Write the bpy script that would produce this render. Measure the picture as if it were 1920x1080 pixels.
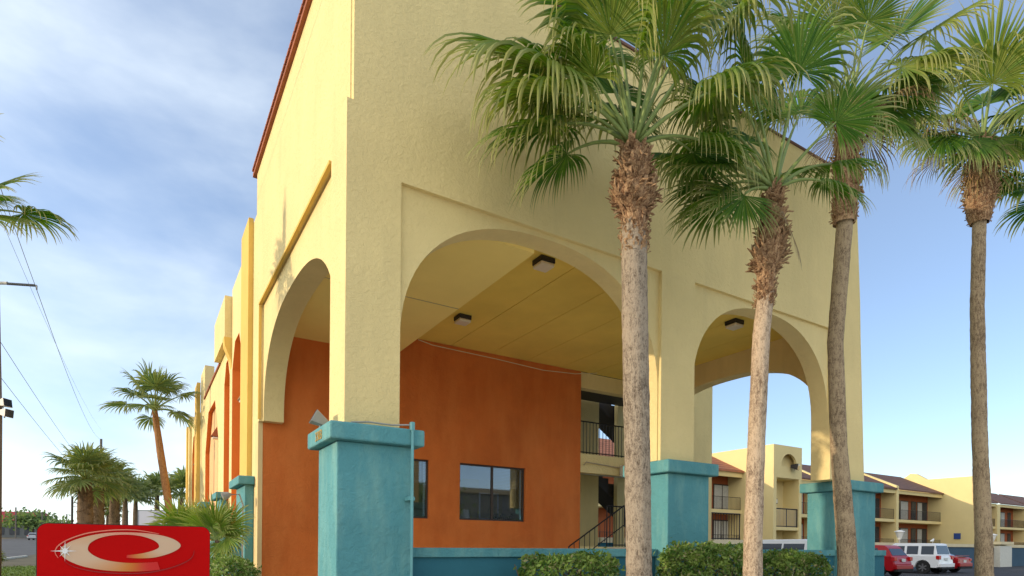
import bpy, bmesh, math, random
from mathutils import Vector, Matrix, Quaternion
from mathutils import noise as mnoise
sc = bpy.context.scene
for o in list(bpy.data.objects): bpy.data.objects.remove(o)
C = sc.collection
rad = math.radians
V = Vector
# ------------------------------------------------------------------ camera
EYE = V((0, 0, 1.45))
FWD = V((.5241, .8517, 0)); RGT = V((.8517, -.5241, 0)); UP = V((0, 0, 1))
cam_d = bpy.data.cameras.new('camera'); cam = bpy.data.objects.new('camera', cam_d); C.objects.link(cam)
cam_d.lens = 36 * 1131 / 1920; cam_d.sensor_width = 36; cam_d.sensor_fit = 'HORIZONTAL'
_r = rad(.5)
cam_d.clip_start = .1; cam_d.clip_end = 3000
# principal point in the photo is (960,1022): a shift lens, horizon low in the frame, rolled half a degree
cam_d.shift_x = 0; cam_d.shift_y = (1022 - 540) / 1920
rot = Matrix((RGT, UP, -FWD)).transposed()
cam.matrix_world = Matrix.Translation(EYE) @ rot.to_4x4() @ Matrix.Rotation(_r, 4, 'Z')
sc.camera = cam
# ------------------------------------------------------------------ light
SUN_EL = rad(10.3); SV = V((-1, .325, 0)).normalized()
SDIR = V((SV.x * math.cos(SUN_EL), SV.y * math.cos(SUN_EL), math.sin(SUN_EL)))
sd = bpy.data.lights.new('sun', 'SUN'); sd.energy = 2.2; sd.angle = rad(.55); sd.color = (1, .80, .56)
so = bpy.data.objects.new('sun', sd); C.objects.link(so); so.rotation_euler = SDIR.to_track_quat('Z', 'Y').to_euler(); so.location = (-20, 5, 30)
w = bpy.data.worlds.new('World'); sc.world = w; w.use_nodes = True
nt = w.node_tree; nt.nodes.clear()
def N(t, tree=None, **kw):
    n = (tree or nt).nodes.new(t)
    for k, v in kw.items(): setattr(n, k, v)
    return n
L = nt.links.new
sky = N('ShaderNodeTexSky', sky_type='NISHITA'); sky.sun_disc = False
sky.sun_elevation = rad(24); sky.sun_rotation = math.atan2(SV.x, SV.y)
sky.altitude = 0; sky.air_density = 1.0; sky.dust_density = .25; sky.ozone_density = 2.0
tc = N('ShaderNodeTexCoord')
mp = N('ShaderNodeMapping'); mp.inputs['Scale'].default_value = (1.1, .8, 2.2); mp.inputs['Location'].default_value = (3.1, .4, 1.7)
L(tc.outputs['Generated'], mp.inputs['Vector'])
n1 = N('ShaderNodeTexNoise'); n1.inputs['Scale'].default_value = 1.5; n1.inputs['Detail'].default_value = 7; n1.inputs['Roughness'].default_value = .52; n1.inputs['Distortion'].default_value = .25
L(mp.outputs[0], n1.inputs['Vector'])
# more cloud towards the left (the open street side, -X) and near the horizon
dl = N('ShaderNodeVectorMath', operation='DOT_PRODUCT'); dl.inputs[1].default_value = (-.80, .58, -.62)
L(tc.outputs['Generated'], dl.inputs[0])
ma = N('ShaderNodeMath', operation='MULTIPLY_ADD'); ma.inputs[1].default_value = .42; L(dl.outputs['Value'], ma.inputs[0])
# unseen bright cloud added behind the viewer to lift the shaded front wall
db = N('ShaderNodeVectorMath', operation='DOT_PRODUCT'); db.inputs[1].default_value = (-.25, -.95, .15)
L(tc.outputs['Generated'], db.inputs[0])
mb_ = N('ShaderNodeMapRange'); mb_.inputs['From Min'].default_value = -.15; mb_.inputs['From Max'].default_value = .5; mb_.inputs['To Max'].default_value = .42; L(db.outputs['Value'], mb_.inputs['Value'])
ad_ = N('ShaderNodeMath', operation='ADD'); L(n1.outputs['Fac'], ad_.inputs[0]); L(mb_.outputs[0], ad_.inputs[1]); L(ad_.outputs[0], ma.inputs[2])
cr = N('ShaderNodeMapRange', interpolation_type='SMOOTHSTEP'); cr.inputs['From Min'].default_value = .44; cr.inputs['From Max'].default_value = .84; cr.inputs['To Min'].default_value = .11; cr.inputs['To Max'].default_value = .93
L(ma.outputs[0], cr.inputs['Value'])
tint = N('ShaderNodeMix', data_type='RGBA', blend_type='MULTIPLY'); tint.inputs['Factor'].default_value = 1
tint.inputs[7].default_value = (1.0, 1.04, 1.12, 1)
L(sky.outputs[0], tint.inputs[6])
mx = N('ShaderNodeMix', data_type='RGBA'); cc = N('ShaderNodeMix', data_type='RGBA'); cc.inputs[6].default_value = (6.6, 7.2, 7.5, 1); cc.inputs[7].default_value = (10.0, 9.8, 9.2, 1)
cf = N('ShaderNodeMapRange'); cf.inputs['From Min'].default_value = -.1; cf.inputs['From Max'].default_value = .4; L(db.outputs['Value'], cf.inputs['Value']); L(cf.outputs[0], cc.inputs['Factor']); L(cc.outputs[2], mx.inputs[7])
L(cr.outputs[0], mx.inputs['Factor']); L(tint.outputs[2], mx.inputs[6])
bg = N('ShaderNodeBackground'); bg.inputs['Strength'].default_value = .118; L(mx.outputs[2], bg.inputs['Color'])
wo = N('ShaderNodeOutputWorld'); L(bg.outputs[0], wo.inputs['Surface'])
sc.view_settings.view_transform = 'Standard'; sc.view_settings.look = 'None'; sc.view_settings.gamma = 1; sc.view_settings.exposure = 0.70
try:
    sc.cycles.max_bounces = 8; sc.cycles.diffuse_bounces = 5; sc.cycles.transparent_max_bounces = 12
except Exception: pass

# ------------------------------------------------------------------ helpers
class MB:
    def __init__(s): s.v = []; s.f = []; s.c = None
    def quad(s, *p):
        b = len(s.v); s.v += [tuple(q) for q in p]; s.f.append(tuple(range(b, b + len(p)))); return s
    def box(s, x0, x1, y0, y1, z0, z1):
        b = len(s.v)
        s.v += [(x, y, z) for z in (z0, z1) for x, y in ((x0, y0), (x1, y0), (x1, y1), (x0, y1))]
        s.f += [tuple(b + i for i in q) for q in ((3, 2, 1, 0), (4, 5, 6, 7), (0, 1, 5, 4), (1, 2, 6, 5), (2, 3, 7, 6), (3, 0, 4, 7))]
        return s
    def prism(s, poly, a0, a1, axis='y'):
        """poly in the two other axes (x,z) for 'y', (y,z) for 'x', (x,y) for 'z'"""
        def P(u, v, a): return (u, a, v) if axis == 'y' else ((a, u, v) if axis == 'x' else (u, v, a))
        b = len(s.v); n = len(poly)
        s.v += [P(u, v, a0) for u, v in poly] + [P(u, v, a1) for u, v in poly]
        s.f.append(tuple(b + i for i in range(n))); s.f.append(tuple(b + n + i for i in reversed(range(n))))
        for i in range(n):
            j = (i + 1) % n; s.f.append((b + i, b + n + i, b + n + j, b + j))
        return s
    def tube(s, pts, r, n=8, cap=True):
        pts = [V(p) for p in pts]; m = len(pts); rs = r if isinstance(r, (list, tuple)) else [r] * m
        b = len(s.v); ref = None
        for i, p in enumerate(pts):
            d = (pts[min(i + 1, m - 1)] - pts[max(i - 1, 0)])
            d = d.normalized() if d.length > 1e-9 else V((0, 0, 1))
            if ref is None: ref = V((0, 0, 1)) if abs(d.z) < .9 else V((1, 0, 0))
            u = d.cross(ref)
            if u.length < 1e-6: u = d.cross(V((0, 1, 0)))
            u.normalize(); v = d.cross(u); ref = u.cross(d) if False else ref
            for k in range(n):
                a = 2 * math.pi * k / n; s.v.append(tuple(p + (u * math.cos(a) + v * math.sin(a)) * rs[i]))
        for i in range(m - 1):
            for k in range(n):
                k2 = (k + 1) % n; s.f.append((b + i * n + k, b + i * n + k2, b + (i + 1) * n + k2, b + (i + 1) * n + k))
        if cap:
            s.f.append(tuple(b + k for k in reversed(range(n)))); s.f.append(tuple(b + (m - 1) * n + k for k in range(n)))
        return s
    def lathe(s, prof, c=(0, 0, 0), n=16):
        b = len(s.v); m = len(prof)
        for r_, z in prof:
            for k in range(n):
                a = 2 * math.pi * k / n; s.v.append((c[0] + r_ * math.cos(a), c[1] + r_ * math.sin(a), c[2] + z))
        for i in range(m - 1):
            for k in range(n):
                k2 = (k + 1) % n; s.f.append((b + i * n + k, b + i * n + k2, b + (i + 1) * n + k2, b + (i + 1) * n + k))
        s.f.append(tuple(b + k for k in reversed(range(n)))); s.f.append(tuple(b + (m - 1) * n + k for k in range(n)))
        return s
    def xf(s, M, start=0):
        for i in range(start, len(s.v)): s.v[i] = tuple(M @ V(s.v[i]))
        return s
    def build(s, name, mat, parent=None, smooth=False, bevel=0, label=None):
        me = bpy.data.meshes.new(name); me.from_pydata(s.v, [], s.f); me.validate()
        if s.c:
            at = me.color_attributes.new('fr', 'FLOAT_COLOR', 'POINT')
            flat = [x for c in s.c for x in c]
            if len(flat) == 4 * len(me.vertices): at.data.foreach_set('color', flat)
        bm = bmesh.new(); bm.from_mesh(me)
        if not s.c: bmesh.ops.recalc_face_normals(bm, faces=bm.faces)
        if bevel:
            bmesh.ops.remove_doubles(bm, verts=bm.verts, dist=1e-5)
            ed = [e for e in bm.edges if len(e.link_faces) == 2 and e.calc_face_angle(0) > rad(30)]
            bmesh.ops.bevel(bm, geom=ed, offset=bevel, segments=2, affect='EDGES', profile=.5)
        bm.to_mesh(me); bm.free()
        if smooth:
            for p in me.polygons: p.use_smooth = True
        o = bpy.data.objects.new(name, me); C.objects.link(o)
        if mat: me.materials.append(mat)
        if parent:
            o.parent = parent; o.matrix_parent_inverse = Matrix.Translation(-V(parent.location)) if parent.parent is None and parent.type == 'EMPTY' and parent.get('plain') else Matrix()
        if label: o['label'] = label
        return o
def thing(name, label, cat, loc=(0, 0, 0), group=None, local=False, rz=0):
    o = bpy.data.objects.new(name, None); C.objects.link(o); o.location = loc; o.rotation_euler = (0, 0, rz)
    o.empty_display_size = .3
    o['label'] = label; o['category'] = cat
    if not local: o['plain'] = 1     # parts given in world coordinates
    if group: o['group'] = group
    return o
def tag(o, label, cat, group=None):
    o['label'] = label; o['category'] = cat
    if group: o['group'] = group
    return o
def struct(o): o['kind'] = 'structure'; return o

# ------------------------------------------------------------------ materials
def mat(name, col, rough=.85, bump=0, bscale=20, var=.0, vscale=1.5, metal=0, col2=None, spec=.3, detail=5, stain=None, bdist=.02):
    m = bpy.data.materials.new(name); m.use_nodes = True; t = m.node_tree; b = t.nodes['Principled BSDF']
    b.inputs['Roughness'].default_value = rough; b.inputs['Metallic'].default_value = metal
    b.inputs['Specular IOR Level'].default_value = spec
    b.inputs['Base Color'].default_value = (*col, 1)
    g = t.nodes.new('ShaderNodeNewGeometry')
    src = None
    if var or col2:
        n = t.nodes.new('ShaderNodeTexNoise'); n.inputs['Scale'].default_value = vscale; n.inputs['Detail'].default_value = detail; n.inputs['Roughness'].default_value = .6
        t.links.new(g.outputs['Position'], n.inputs['Vector'])
        r = t.nodes.new('ShaderNodeValToRGB'); r.color_ramp.elements[0].position = .3; r.color_ramp.elements[1].position = .7
        c2 = col2 or tuple(c * (1 - var) for c in col); c1 = col if col2 else tuple(min(1, c * (1 + var * .6)) for c in col)
        r.color_ramp.elements[0].color = (*c2, 1); r.color_ramp.elements[1].color = (*c1, 1)
        t.links.new(n.outputs['Fac'], r.inputs['Fac']); src = r.outputs['Color']
    if stain:   # (colour, scale vector, threshold lo, hi, amount): streaks and blotches
        sc_, svec, lo, hi, amt = stain
        mp = t.nodes.new('ShaderNodeMapping'); mp.inputs['Scale'].default_value = svec; t.links.new(g.outputs['Position'], mp.inputs['Vector'])
        n = t.nodes.new('ShaderNodeTexNoise'); n.inputs['Scale'].default_value = 1; n.inputs['Detail'].default_value = 7; n.inputs['Roughness'].default_value = .62
        t.links.new(mp.outputs[0], n.inputs['Vector'])
        mr = t.nodes.new('ShaderNodeMapRange'); mr.inputs['From Min'].default_value = lo; mr.inputs['From Max'].default_value = hi; mr.inputs['To Max'].default_value = amt
        t.links.new(n.outputs['Fac'], mr.inputs['Value'])
        mx = t.nodes.new('ShaderNodeMix'); mx.data_type = 'RGBA'; mx.inputs[7].default_value = (*sc_, 1); mx.inputs[6].default_value = (*col, 1)
        t.links.new(mr.outputs[0], mx.inputs['Factor'])
        if src: t.links.new(src, mx.inputs[6])
        src = mx.outputs[2]
    if src: t.links.new(src, b.inputs['Base Color'])
    if bump:
        n = t.nodes.new('ShaderNodeTexNoise'); n.inputs['Scale'].default_value = bscale; n.inputs['Detail'].default_value = 6; n.inputs['Roughness'].default_value = .65; n.inputs['Distortion'].default_value = .6
        t.links.new(g.outputs['Position'], n.inputs['Vector'])
        bp = t.nodes.new('ShaderNodeBump'); bp.inputs['Strength'].default_value = bump; bp.inputs['Distance'].default_value = bdist
        t.links.new(n.outputs['Fac'], bp.inputs['Height']); t.links.new(bp.outputs[0], b.inputs['Normal'])
    return m
M = {}
M['yellow'] = mat('yellow_stucco', (.76, .615, .295), .9, .8, 13, .07, .8, bdist=.028, stain=((.60, .49, .24), (2.6, 2.6, .38), .48, .80, .45))
M['yellow_soffit'] = mat('yellow_soffit', (.84, .62, .13), .85, .25, 14, .10, .7)
M['soffit2'] = mat('low_soffit_paint', (.92, .72, .24), .85, .2, 14, .05, .7)
M['ochre'] = mat('shaded_yellow_stucco', (.70, .47, .12), .9, .4, 12, .08, 1)  # yellow stucco darkened to ochre, shade of sun-averted faces put into the colour
M['cream'] = mat('cream_stucco', (.74, .55, .27), .9, .5, 10, .08, .9)
M['peach'] = mat('peach_stucco', (.76, .46, .22), .9, .5, 10, .08, .9)
M['orange'] = mat('orange_stucco', (.60, .150, .028), .85, .8, 9, .14, .9, bdist=.03, stain=((.74, .24, .06), (1.2, 1.2, .35), .42, .8, .7))
M['orange_trim'] = mat('orange_trim', (.62, .16, .03), .85, .4, 12, .08, 1)
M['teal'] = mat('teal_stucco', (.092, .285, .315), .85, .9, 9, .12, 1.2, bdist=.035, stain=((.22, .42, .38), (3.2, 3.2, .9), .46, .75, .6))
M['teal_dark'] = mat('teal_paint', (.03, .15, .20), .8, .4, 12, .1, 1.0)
M['navy'] = mat('navy_wall', (.05, .10, .15), .85, .3, 12, .1, 1.0)
M['capcream'] = mat('cream_cap', (.70, .60, .38), .85, .3, 12, .08, 1)
M['tile_edge'] = mat('terracotta_edge', (.33, .11, .055), .8, .5, 15, .2, 3)
M['white'] = mat('white_paint', (.78, .78, .76), .5, 0, 10, .04, 3)
M['dirtywhite'] = mat('lamp_white', (.62, .60, .52), .5, 0, 10, .1, 6)
M['black'] = mat('black_metal', (.02, .02, .022), .45, 0, metal=.2)
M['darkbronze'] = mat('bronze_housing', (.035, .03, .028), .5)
M['grey'] = mat('grey_metal', (.33, .33, .32), .5, .1, 30, .15, 5, metal=.3)
M['tan'] = mat('tan_metal', (.42, .34, .22), .6, .1, 30, .15, 8)
M['concrete'] = mat('concrete', (.72, .68, .58), .9, .3, 20, .15, 2)
M['asphalt'] = mat('asphalt', (.055, .055, .06), .9, .5, 60, .25, 1.2)
M['roadasph'] = mat('road_asphalt', (.11, .11, .11), .9, .4, 40, .2, .25)
M['dirt'] = mat('dirt', (.17, .14, .09), 1, .6, 8, .3, .35, col2=(.09, .085, .05))
M['grass'] = mat('grass', (.13, .20, .035), 1, .8, 30, .35, 2)
M['mulch'] = mat('mulch', (.16, .12, .08), 1, 1, 25, .5, 9)
M['wood'] = mat('pole_wood', (.17, .15, .13), .9, .5, 18, .2, 4)
M['red_sign'] = mat('red_sign_face', (.50, .0015, .0015), .55, .10, 120, .06, 1.2, spec=.08)
M['rubber'] = mat('tyre_rubber', (.02, .02, .02), .8)
M['rim'] = mat('rim_metal', (.25, .25, .26), .35, metal=.7)
M['taillight'] = mat('tail_light', (.45, .01, .01), .2, spec=.6)
M['plate'] = mat('plate', (.6, .62, .6), .5)
M['carwhite'] = mat('white_car_paint', (.75, .76, .78), .25, spec=.6)
M['carred'] = mat('red_car_paint', (.33, .004, .008), .3, spec=.3)
M['carsilver'] = mat('grey_car_paint', (.35, .38, .42), .25, spec=.6)
M['carglass'] = mat('car_glass', (.02, .03, .05), .08, spec=.4)
M['curtain'] = mat('curtain', (.50, .50, .46), .9, .6, 30, .2, 14)
M['room'] = mat('room_wall', (.70, .58, .36), .9, .1, 10, .1, 2)
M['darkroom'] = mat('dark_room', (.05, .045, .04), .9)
M['darkframe'] = mat('dark_frame', (.06, .045, .035), .5)
M['orangewall'] = mat('rust_wall', (.36, .10, .035), .85, .2, 10, .12, 1)
M['wingyellow'] = mat('wing_yellow', (.72, .59, .29), .9, .4, 6, .08, .35)
M['skin'] = mat('skin', (.45, .25, .17), .6)
M['shirt'] = mat('pink_shirt', (.55, .30, .30), .9)
M['trousers'] = mat('grey_trousers', (.16, .2, .25), .9)
M['bluesign'] = mat('blue_sign', (.03, .07, .25), .5)
M['billboard'] = mat('billboard_face', (.50, .52, .62), .6, 0, 10, .05, .5)
M['inkgrey'] = mat('grey_ink', (.24, .27, .33), .6)
M['numink'] = mat('number_ochre', (.42, .27, .07), .6)
M['stem'] = mat('stem', (.12, .085, .05), .9)
M['redroof'] = mat('red_roof', (.42, .06, .07), .7)
M['greywall'] = mat('grey_wall', (.17, .18, .18), .8)
M['hvlamp'] = mat('insulator', (.10, .11, .12), .5)
M['conduit'] = mat('conduit_teal', (.14, .36, .38), .5, .1, 30, .1, 4)
M['glasswhite'] = mat('lens_frosted', (.70, .62, .48), .4, 0, 10, .06, 5)
M['plaque'] = mat('paper', (.7, .68, .6), .7)

def tile_mat(name, c1, c2, per=.33):
    m = bpy.data.materials.new(name); m.use_nodes = True; t = m.node_tree; b = t.nodes['Principled BSDF']; b.inputs['Roughness'].default_value = .85
    g = t.nodes.new('ShaderNodeNewGeometry'); sx = t.nodes.new('ShaderNodeSeparateXYZ'); t.links.new(g.outputs['Position'], sx.inputs[0])
    mu = t.nodes.new('ShaderNodeMath'); mu.operation = 'MULTIPLY'; mu.inputs[1].default_value = 1 / per; t.links.new(sx.outputs['Z'], mu.inputs[0])
    fr = t.nodes.new('ShaderNodeMath'); fr.operation = 'FRACT'; t.links.new(mu.outputs[0], fr.inputs[0])
    r = t.nodes.new('ShaderNodeValToRGB'); e = r.color_ramp.elements; e[0].position = .0; e[0].color = (*[c * .35 for c in c2], 1); e[1].position = 1; e[1].color = (*c1, 1)
    q = e.new(.22); q.color = (*c2, 1); t.links.new(fr.outputs[0], r.inputs['Fac'])
    n = t.nodes.new('ShaderNodeTexNoise'); n.inputs['Scale'].default_value = 2.5; n.inputs['Detail'].default_value = 6; t.links.new(g.outputs['Position'], n.inputs['Vector'])
    mx = t.nodes.new('ShaderNodeMix'); mx.data_type = 'RGBA'; mx.blend_type = 'MULTIPLY'; mx.inputs['Factor'].default_value = .55
    t.links.new(r.outputs['Color'], mx.inputs[6]); t.links.new(n.outputs['Color'], mx.inputs[7]); 
    r2 = t.nodes.new('ShaderNodeValToRGB'); r2.color_ramp.elements[0].color = (.5, .5, .5, 1); r2.color_ramp.elements[0].position = .3; r2.color_ramp.elements[1].position = .65; t.links.new(n.outputs['Fac'], r2.inputs['Fac']); t.links.new(r2.outputs['Color'], mx.inputs[7])
    t.links.new(mx.outputs[2], b.inputs['Base Color'])
    bp = t.nodes.new('ShaderNodeBump'); bp.inputs['Distance'].default_value = .04; bp.inputs['Strength'].default_value = .8; t.links.new(fr.outputs[0], bp.inputs['Height']); t.links.new(bp.outputs[0], b.inputs['Normal'])
    return m
M['tile'] = tile_mat('clay_tile', (.50, .20, .10), (.36, .13, .07), .24)
M['tilebrown'] = tile_mat('brown_tile', (.23, .12, .085), (.15, .08, .06), .24)

def glass_mat(name, tintc=(.9, .95, 1), refl=.35):
    m = bpy.data.materials.new(name); m.use_nodes = True; t = m.node_tree; t.nodes.clear()
    o = t.nodes.new('ShaderNodeOutputMaterial'); tr = t.nodes.new('ShaderNodeBsdfTransparent'); tr.inputs[0].default_value = (*tintc, 1)
    gl = t.nodes.new('ShaderNodeBsdfGlossy'); gl.inputs['Roughness'].default_value = .02; gl.inputs['Color'].default_value = (.9, .95, 1, 1)
    mx = t.nodes.new('ShaderNodeMixShader'); fz = t.nodes.new('ShaderNodeFresnel'); fz.inputs[0].default_value = 1.5
    ad = t.nodes.new('ShaderNodeMath'); ad.operation = 'ADD'; ad.use_clamp = True; ad.inputs[1].default_value = refl; t.links.new(fz.outputs[0], ad.inputs[0])
    t.links.new(ad.outputs[0], mx.inputs[0]); t.links.new(tr.outputs[0], mx.inputs[1]); t.links.new(gl.outputs[0], mx.inputs[2]); t.links.new(mx.outputs[0], o.inputs[0])
    return m
M['glass'] = glass_mat('window_glass', (.8, .85, .9), .06)
M['glassfar'] = glass_mat('door_glass', (.8, .85, .9), .12)

def leaf_mat(name, ca, cb, tip, trans=.35, yellowish=(.30, .30, .06)):
    """ca/cb two greens mixed per segment, tip = dry colour at the segment ends (attribute fr: r = along, g = random)"""
    m = bpy.data.materials.new(name); m.use_nodes = True; t = m.node_tree; b = t.nodes['Principled BSDF']; out = t.nodes['Material Output']
    b.inputs['Roughness'].default_value = .5; b.inputs['Specular IOR Level'].default_value = .22
    a = t.nodes.new('ShaderNodeAttribute'); a.attribute_name = 'fr'; sx = t.nodes.new('ShaderNodeSeparateColor'); t.links.new(a.outputs['Color'], sx.inputs[0])
    m1 = t.nodes.new('ShaderNodeMix'); m1.data_type = 'RGBA'; m1.inputs[6].default_value = (*ca, 1); m1.inputs[7].default_value = (*cb, 1); t.links.new(sx.outputs[1], m1.inputs['Factor'])
    mr = t.nodes.new('ShaderNodeMapRange'); mr.inputs['From Min'].default_value = .55; mr.inputs['From Max'].default_value = 1.0; mr.inputs['To Max'].default_value = .85; t.links.new(sx.outputs[0], mr.inputs['Value'])
    m2 = t.nodes.new('ShaderNodeMix'); m2.data_type = 'RGBA'; m2.inputs[7].default_value = (*tip, 1); t.links.new(m1.outputs[2], m2.inputs[6]); t.links.new(mr.outputs[0], m2.inputs['Factor'])
    m3 = t.nodes.new('ShaderNodeMix'); m3.data_type = 'RGBA'; m3.inputs[7].default_value = (*yellowish, 1); t.links.new(m2.outputs[2], m3.inputs[6]); t.links.new(sx.outputs[2], m3.inputs['Factor'])
    t.links.new(m3.outputs[2], b.inputs['Base Color'])
    tr = t.nodes.new('ShaderNodeBsdfTranslucent'); t.links.new(m3.outputs[2], tr.inputs['Color'])
    hs = t.nodes.new('ShaderNodeHueSaturation'); hs.inputs['Value'].default_value = 1.6; hs.inputs['Saturation'].default_value = 1.15; t.links.new(m3.outputs[2], hs.inputs['Color']); t.links.new(hs.outputs[0], tr.inputs['Color'])
    mx = t.nodes.new('ShaderNodeMixShader'); mx.inputs[0].default_value = trans; t.links.new(b.outputs[0], mx.inputs[1]); t.links.new(tr.outputs[0], mx.inputs[2]); t.links.new(mx.outputs[0], out.inputs[0])
    return m
M['palm'] = leaf_mat('palm_leaf', (.036, .108, .012), (.098, .200, .024), (.46, .42, .20))
M['palmfar'] = leaf_mat('far_palm_leaf', (.09, .15, .05), (.17, .23, .08), (.28, .29, .14))
M['deadleaf'] = leaf_mat('dead_leaf', (.20, .13, .06), (.28, .20, .10), (.36, .28, .16), .2)
M['palmlow'] = leaf_mat('low_palm_leaf', (.09, .20, .02), (.16, .28, .04), (.34, .36, .14))
M['bush'] = leaf_mat('bush_leaf', (.05, .12, .02), (.24, .33, .075), (.3, .34, .12), .2, yellowish=(.38, .34, .18))
M['petiole'] = mat('petiole', (.20, .27, .08), .5, 0, 10, .15, 4)
def bark(name, c1, c2, ring=.05):
    m = bpy.data.materials.new(name); m.use_nodes = True; t = m.node_tree; b = t.nodes['Principled BSDF']; b.inputs['Roughness'].default_value = .95; b.inputs['Specular IOR Level'].default_value = .1
    g = t.nodes.new('ShaderNodeNewGeometry')
    def nz(scale, vec, det=7, ro=.6):
        mp = t.nodes.new('ShaderNodeMapping'); mp.inputs['Scale'].default_value = vec; t.links.new(g.outputs['Position'], mp.inputs['Vector'])
        n = t.nodes.new('ShaderNodeTexNoise'); n.inputs['Scale'].default_value = scale; n.inputs['Detail'].default_value = det; n.inputs['Roughness'].default_value = ro; t.links.new(mp.outputs[0], n.inputs['Vector']); return n.outputs['Fac']
    a = nz(1, (26, 26, 8), 8, .7); c = nz(1, (3, 3, 13), 5); d = nz(1.2, (1, 1, 1.2), 4); e = nz(1, (60, 60, 38), 4, .7)
    def mul(x, k, y=None):
        n = t.nodes.new('ShaderNodeMath'); n.operation = 'MULTIPLY_ADD'; n.inputs[1].default_value = k; t.links.new(x, n.inputs[0])
        if y is not None: t.links.new(y, n.inputs[2])
        else: n.inputs[2].default_value = 0
        return n.outputs[0]
    h = mul(a, .40, mul(c, .10, mul(e, .34, mul(d, .20))))
    r = t.nodes.new('ShaderNodeValToRGB'); r.color_ramp.elements[0].position = .435; r.color_ramp.elements[1].position = .555
    r.color_ramp.elements[0].color = (*c2, 1); r.color_ramp.elements[1].color = (*c1, 1); t.links.new(h, r.inputs['Fac']); t.links.new(r.outputs['Color'], b.inputs['Base Color'])
    hh = mul(a, .6, mul(c, .25, mul(e, .6)))
    bp = t.nodes.new('ShaderNodeBump'); bp.inputs['Strength'].default_value = 1; bp.inputs['Distance'].default_value = .035; t.links.new(hh, bp.inputs['Height']); t.links.new(bp.outputs[0], b.inputs['Normal'])
    return m
M['bark'] = bark('palm_bark', (.39, .32, .24), (.12, .09, .065))
M['bark2'] = bark('palm_bark_warm', (.44, .34, .22), (.15, .105, .07))
M['bark3'] = bark('palm_bark_pale', (.58, .45, .32), (.20, .14, .095))
M['barkred'] = bark('palm_bark_red', (.46, .24, .10), (.22, .10, .045))
M['boot'] = bark('leaf_base', (.50, .33, .19), (.13, .055, .03))
M['fartrunk'] = bark('far_trunk', (.24, .17, .11), (.08, .055, .035))

# ------------------------------------------------------------------ setting: ground
def gh(x, y):
    return max(0, min(2.4, (y - 70) * .017))
g = MB(); xs = [-1500, -400, -120, -60, -30, -10, 5, 30, 80, 200, 500, 1500]; ys = [-300, -60, -10, 10, 30, 50, 70, 90, 110, 130, 150, 170, 190, 211, 260, 400, 900, 2200]
for i in range(len(xs) - 1):
    for j in range(len(ys) - 1):
        q = [(xs[i], ys[j]), (xs[i + 1], ys[j]), (xs[i + 1], ys[j + 1]), (xs[i], ys[j + 1])]
        g.quad(*[(x, y, gh(x, y)) for x, y in q])
struct(g.build('ground', M['dirt']))
a_ = MB(); a_.quad((-8.6, -40, .005), (30, -40, .005), (30, 6.2, .005), (-8.6, 6.2, .005)); struct(a_.build('bounce_apron', M['concrete']))  # unseen pale concrete sheet added to bounce light onto the shaded front
def sheet(name, x0, x1, ylist, m, dz):
    s = MB()
    for a, b in zip(ylist, ylist[1:]): s.quad((x0, a, gh(x0, a) + dz), (x1, a, gh(x1, a) + dz), (x1, b, gh(x1, b) + dz), (x0, b, gh(x0, b) + dz))
    return struct(s.build(name, m))
YL = [-40, 20, 70, 90, 110, 130, 150, 170, 190, 211, 400]
sheet('road', -26, -9, YL, M['roadasph'], .004)
k = MB(); k.box(-9, -8.8, -40, 70, -.02, .13); struct(k.build('kerb', M['concrete'], bevel=.02))
ln = MB()
for y in range(22, 70, 9): ln.quad((-17.6, y, .008), (-17.45, y, .008), (-17.45, y + 3, .008), (-17.6, y + 3, .008))
struct(ln.build('road_marking', M['capcream']))
sheet('parking_lot', 16, 140, [6.21, 9, 21.4], M['asphalt'], .004)
s = MB(); s.quad((2.6, 8.5, .03), (14.2, 8.5, .03), (14.2, 14.9, .03), (2.6, 14.9, .03)); struct(s.build('portico_floor', M['concrete']))
pts = [(-7.2, 33), (-5.5, 31), (-1.5, 31), (1.6, 33), (1.9, 46), (-3, 48), (-7.5, 40)]
s = MB(); s.v = [(x, y, .010) for x, y in pts]; s.f = [tuple(range(len(pts)))]; struct(s.build('lawn', M['grass']))
pts = [(-8.6, 20), (2.0, 20), (2.0, 30.5), (-5.6, 30.5), (-8.2, 30.8)]
s = MB(); s.v = [(x, y, .012) for x, y in pts]; s.f = [tuple(range(len(pts)))]; struct(s.build('planting_bed', M['mulch']))
# leaf litter and grass blades (uncountable)
rng = random.Random(5)
s = MB()
for i in range(5000):
    x = rng.uniform(-7.2, -.5); y = rng.uniform(31, 44); h_ = rng.uniform(.03, .09); a = rng.uniform(0, 6.28); dx, dy = math.cos(a) * .02, math.sin(a) * .02
    s.quad((x - dx, y - dy, .01), (x + dx, y + dy, .01), (x + dx * .2 + rng.uniform(-.03, .03), y + rng.uniform(-.03, .03), h_))
o = s.build('grass', M['grass']); o['label'] = 'short sunlit grass by the street behind the red sign'; o['category'] = 'grass'; o['kind'] = 'stuff'
s = MB()
for i in range(2600):
    x = rng.uniform(-8, -1); y = rng.uniform(22, 30.4); a = rng.uniform(0, 6.28); z = rng.uniform(.012, .05); r_ = rng.uniform(.03, .08)
    s.quad(*[(x + math.cos(a + q * 1.57) * r_, y + math.sin(a + q * 1.57) * r_ * .6, z + rng.uniform(-.01, .03)) for q in range(4)])
o = s.build('leaf_litter', M['mulch']); o['label'] = 'brown leaf litter under the palms beside the utility pole'; o['category'] = 'leaf litter'; o['kind'] = 'stuff'

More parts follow.
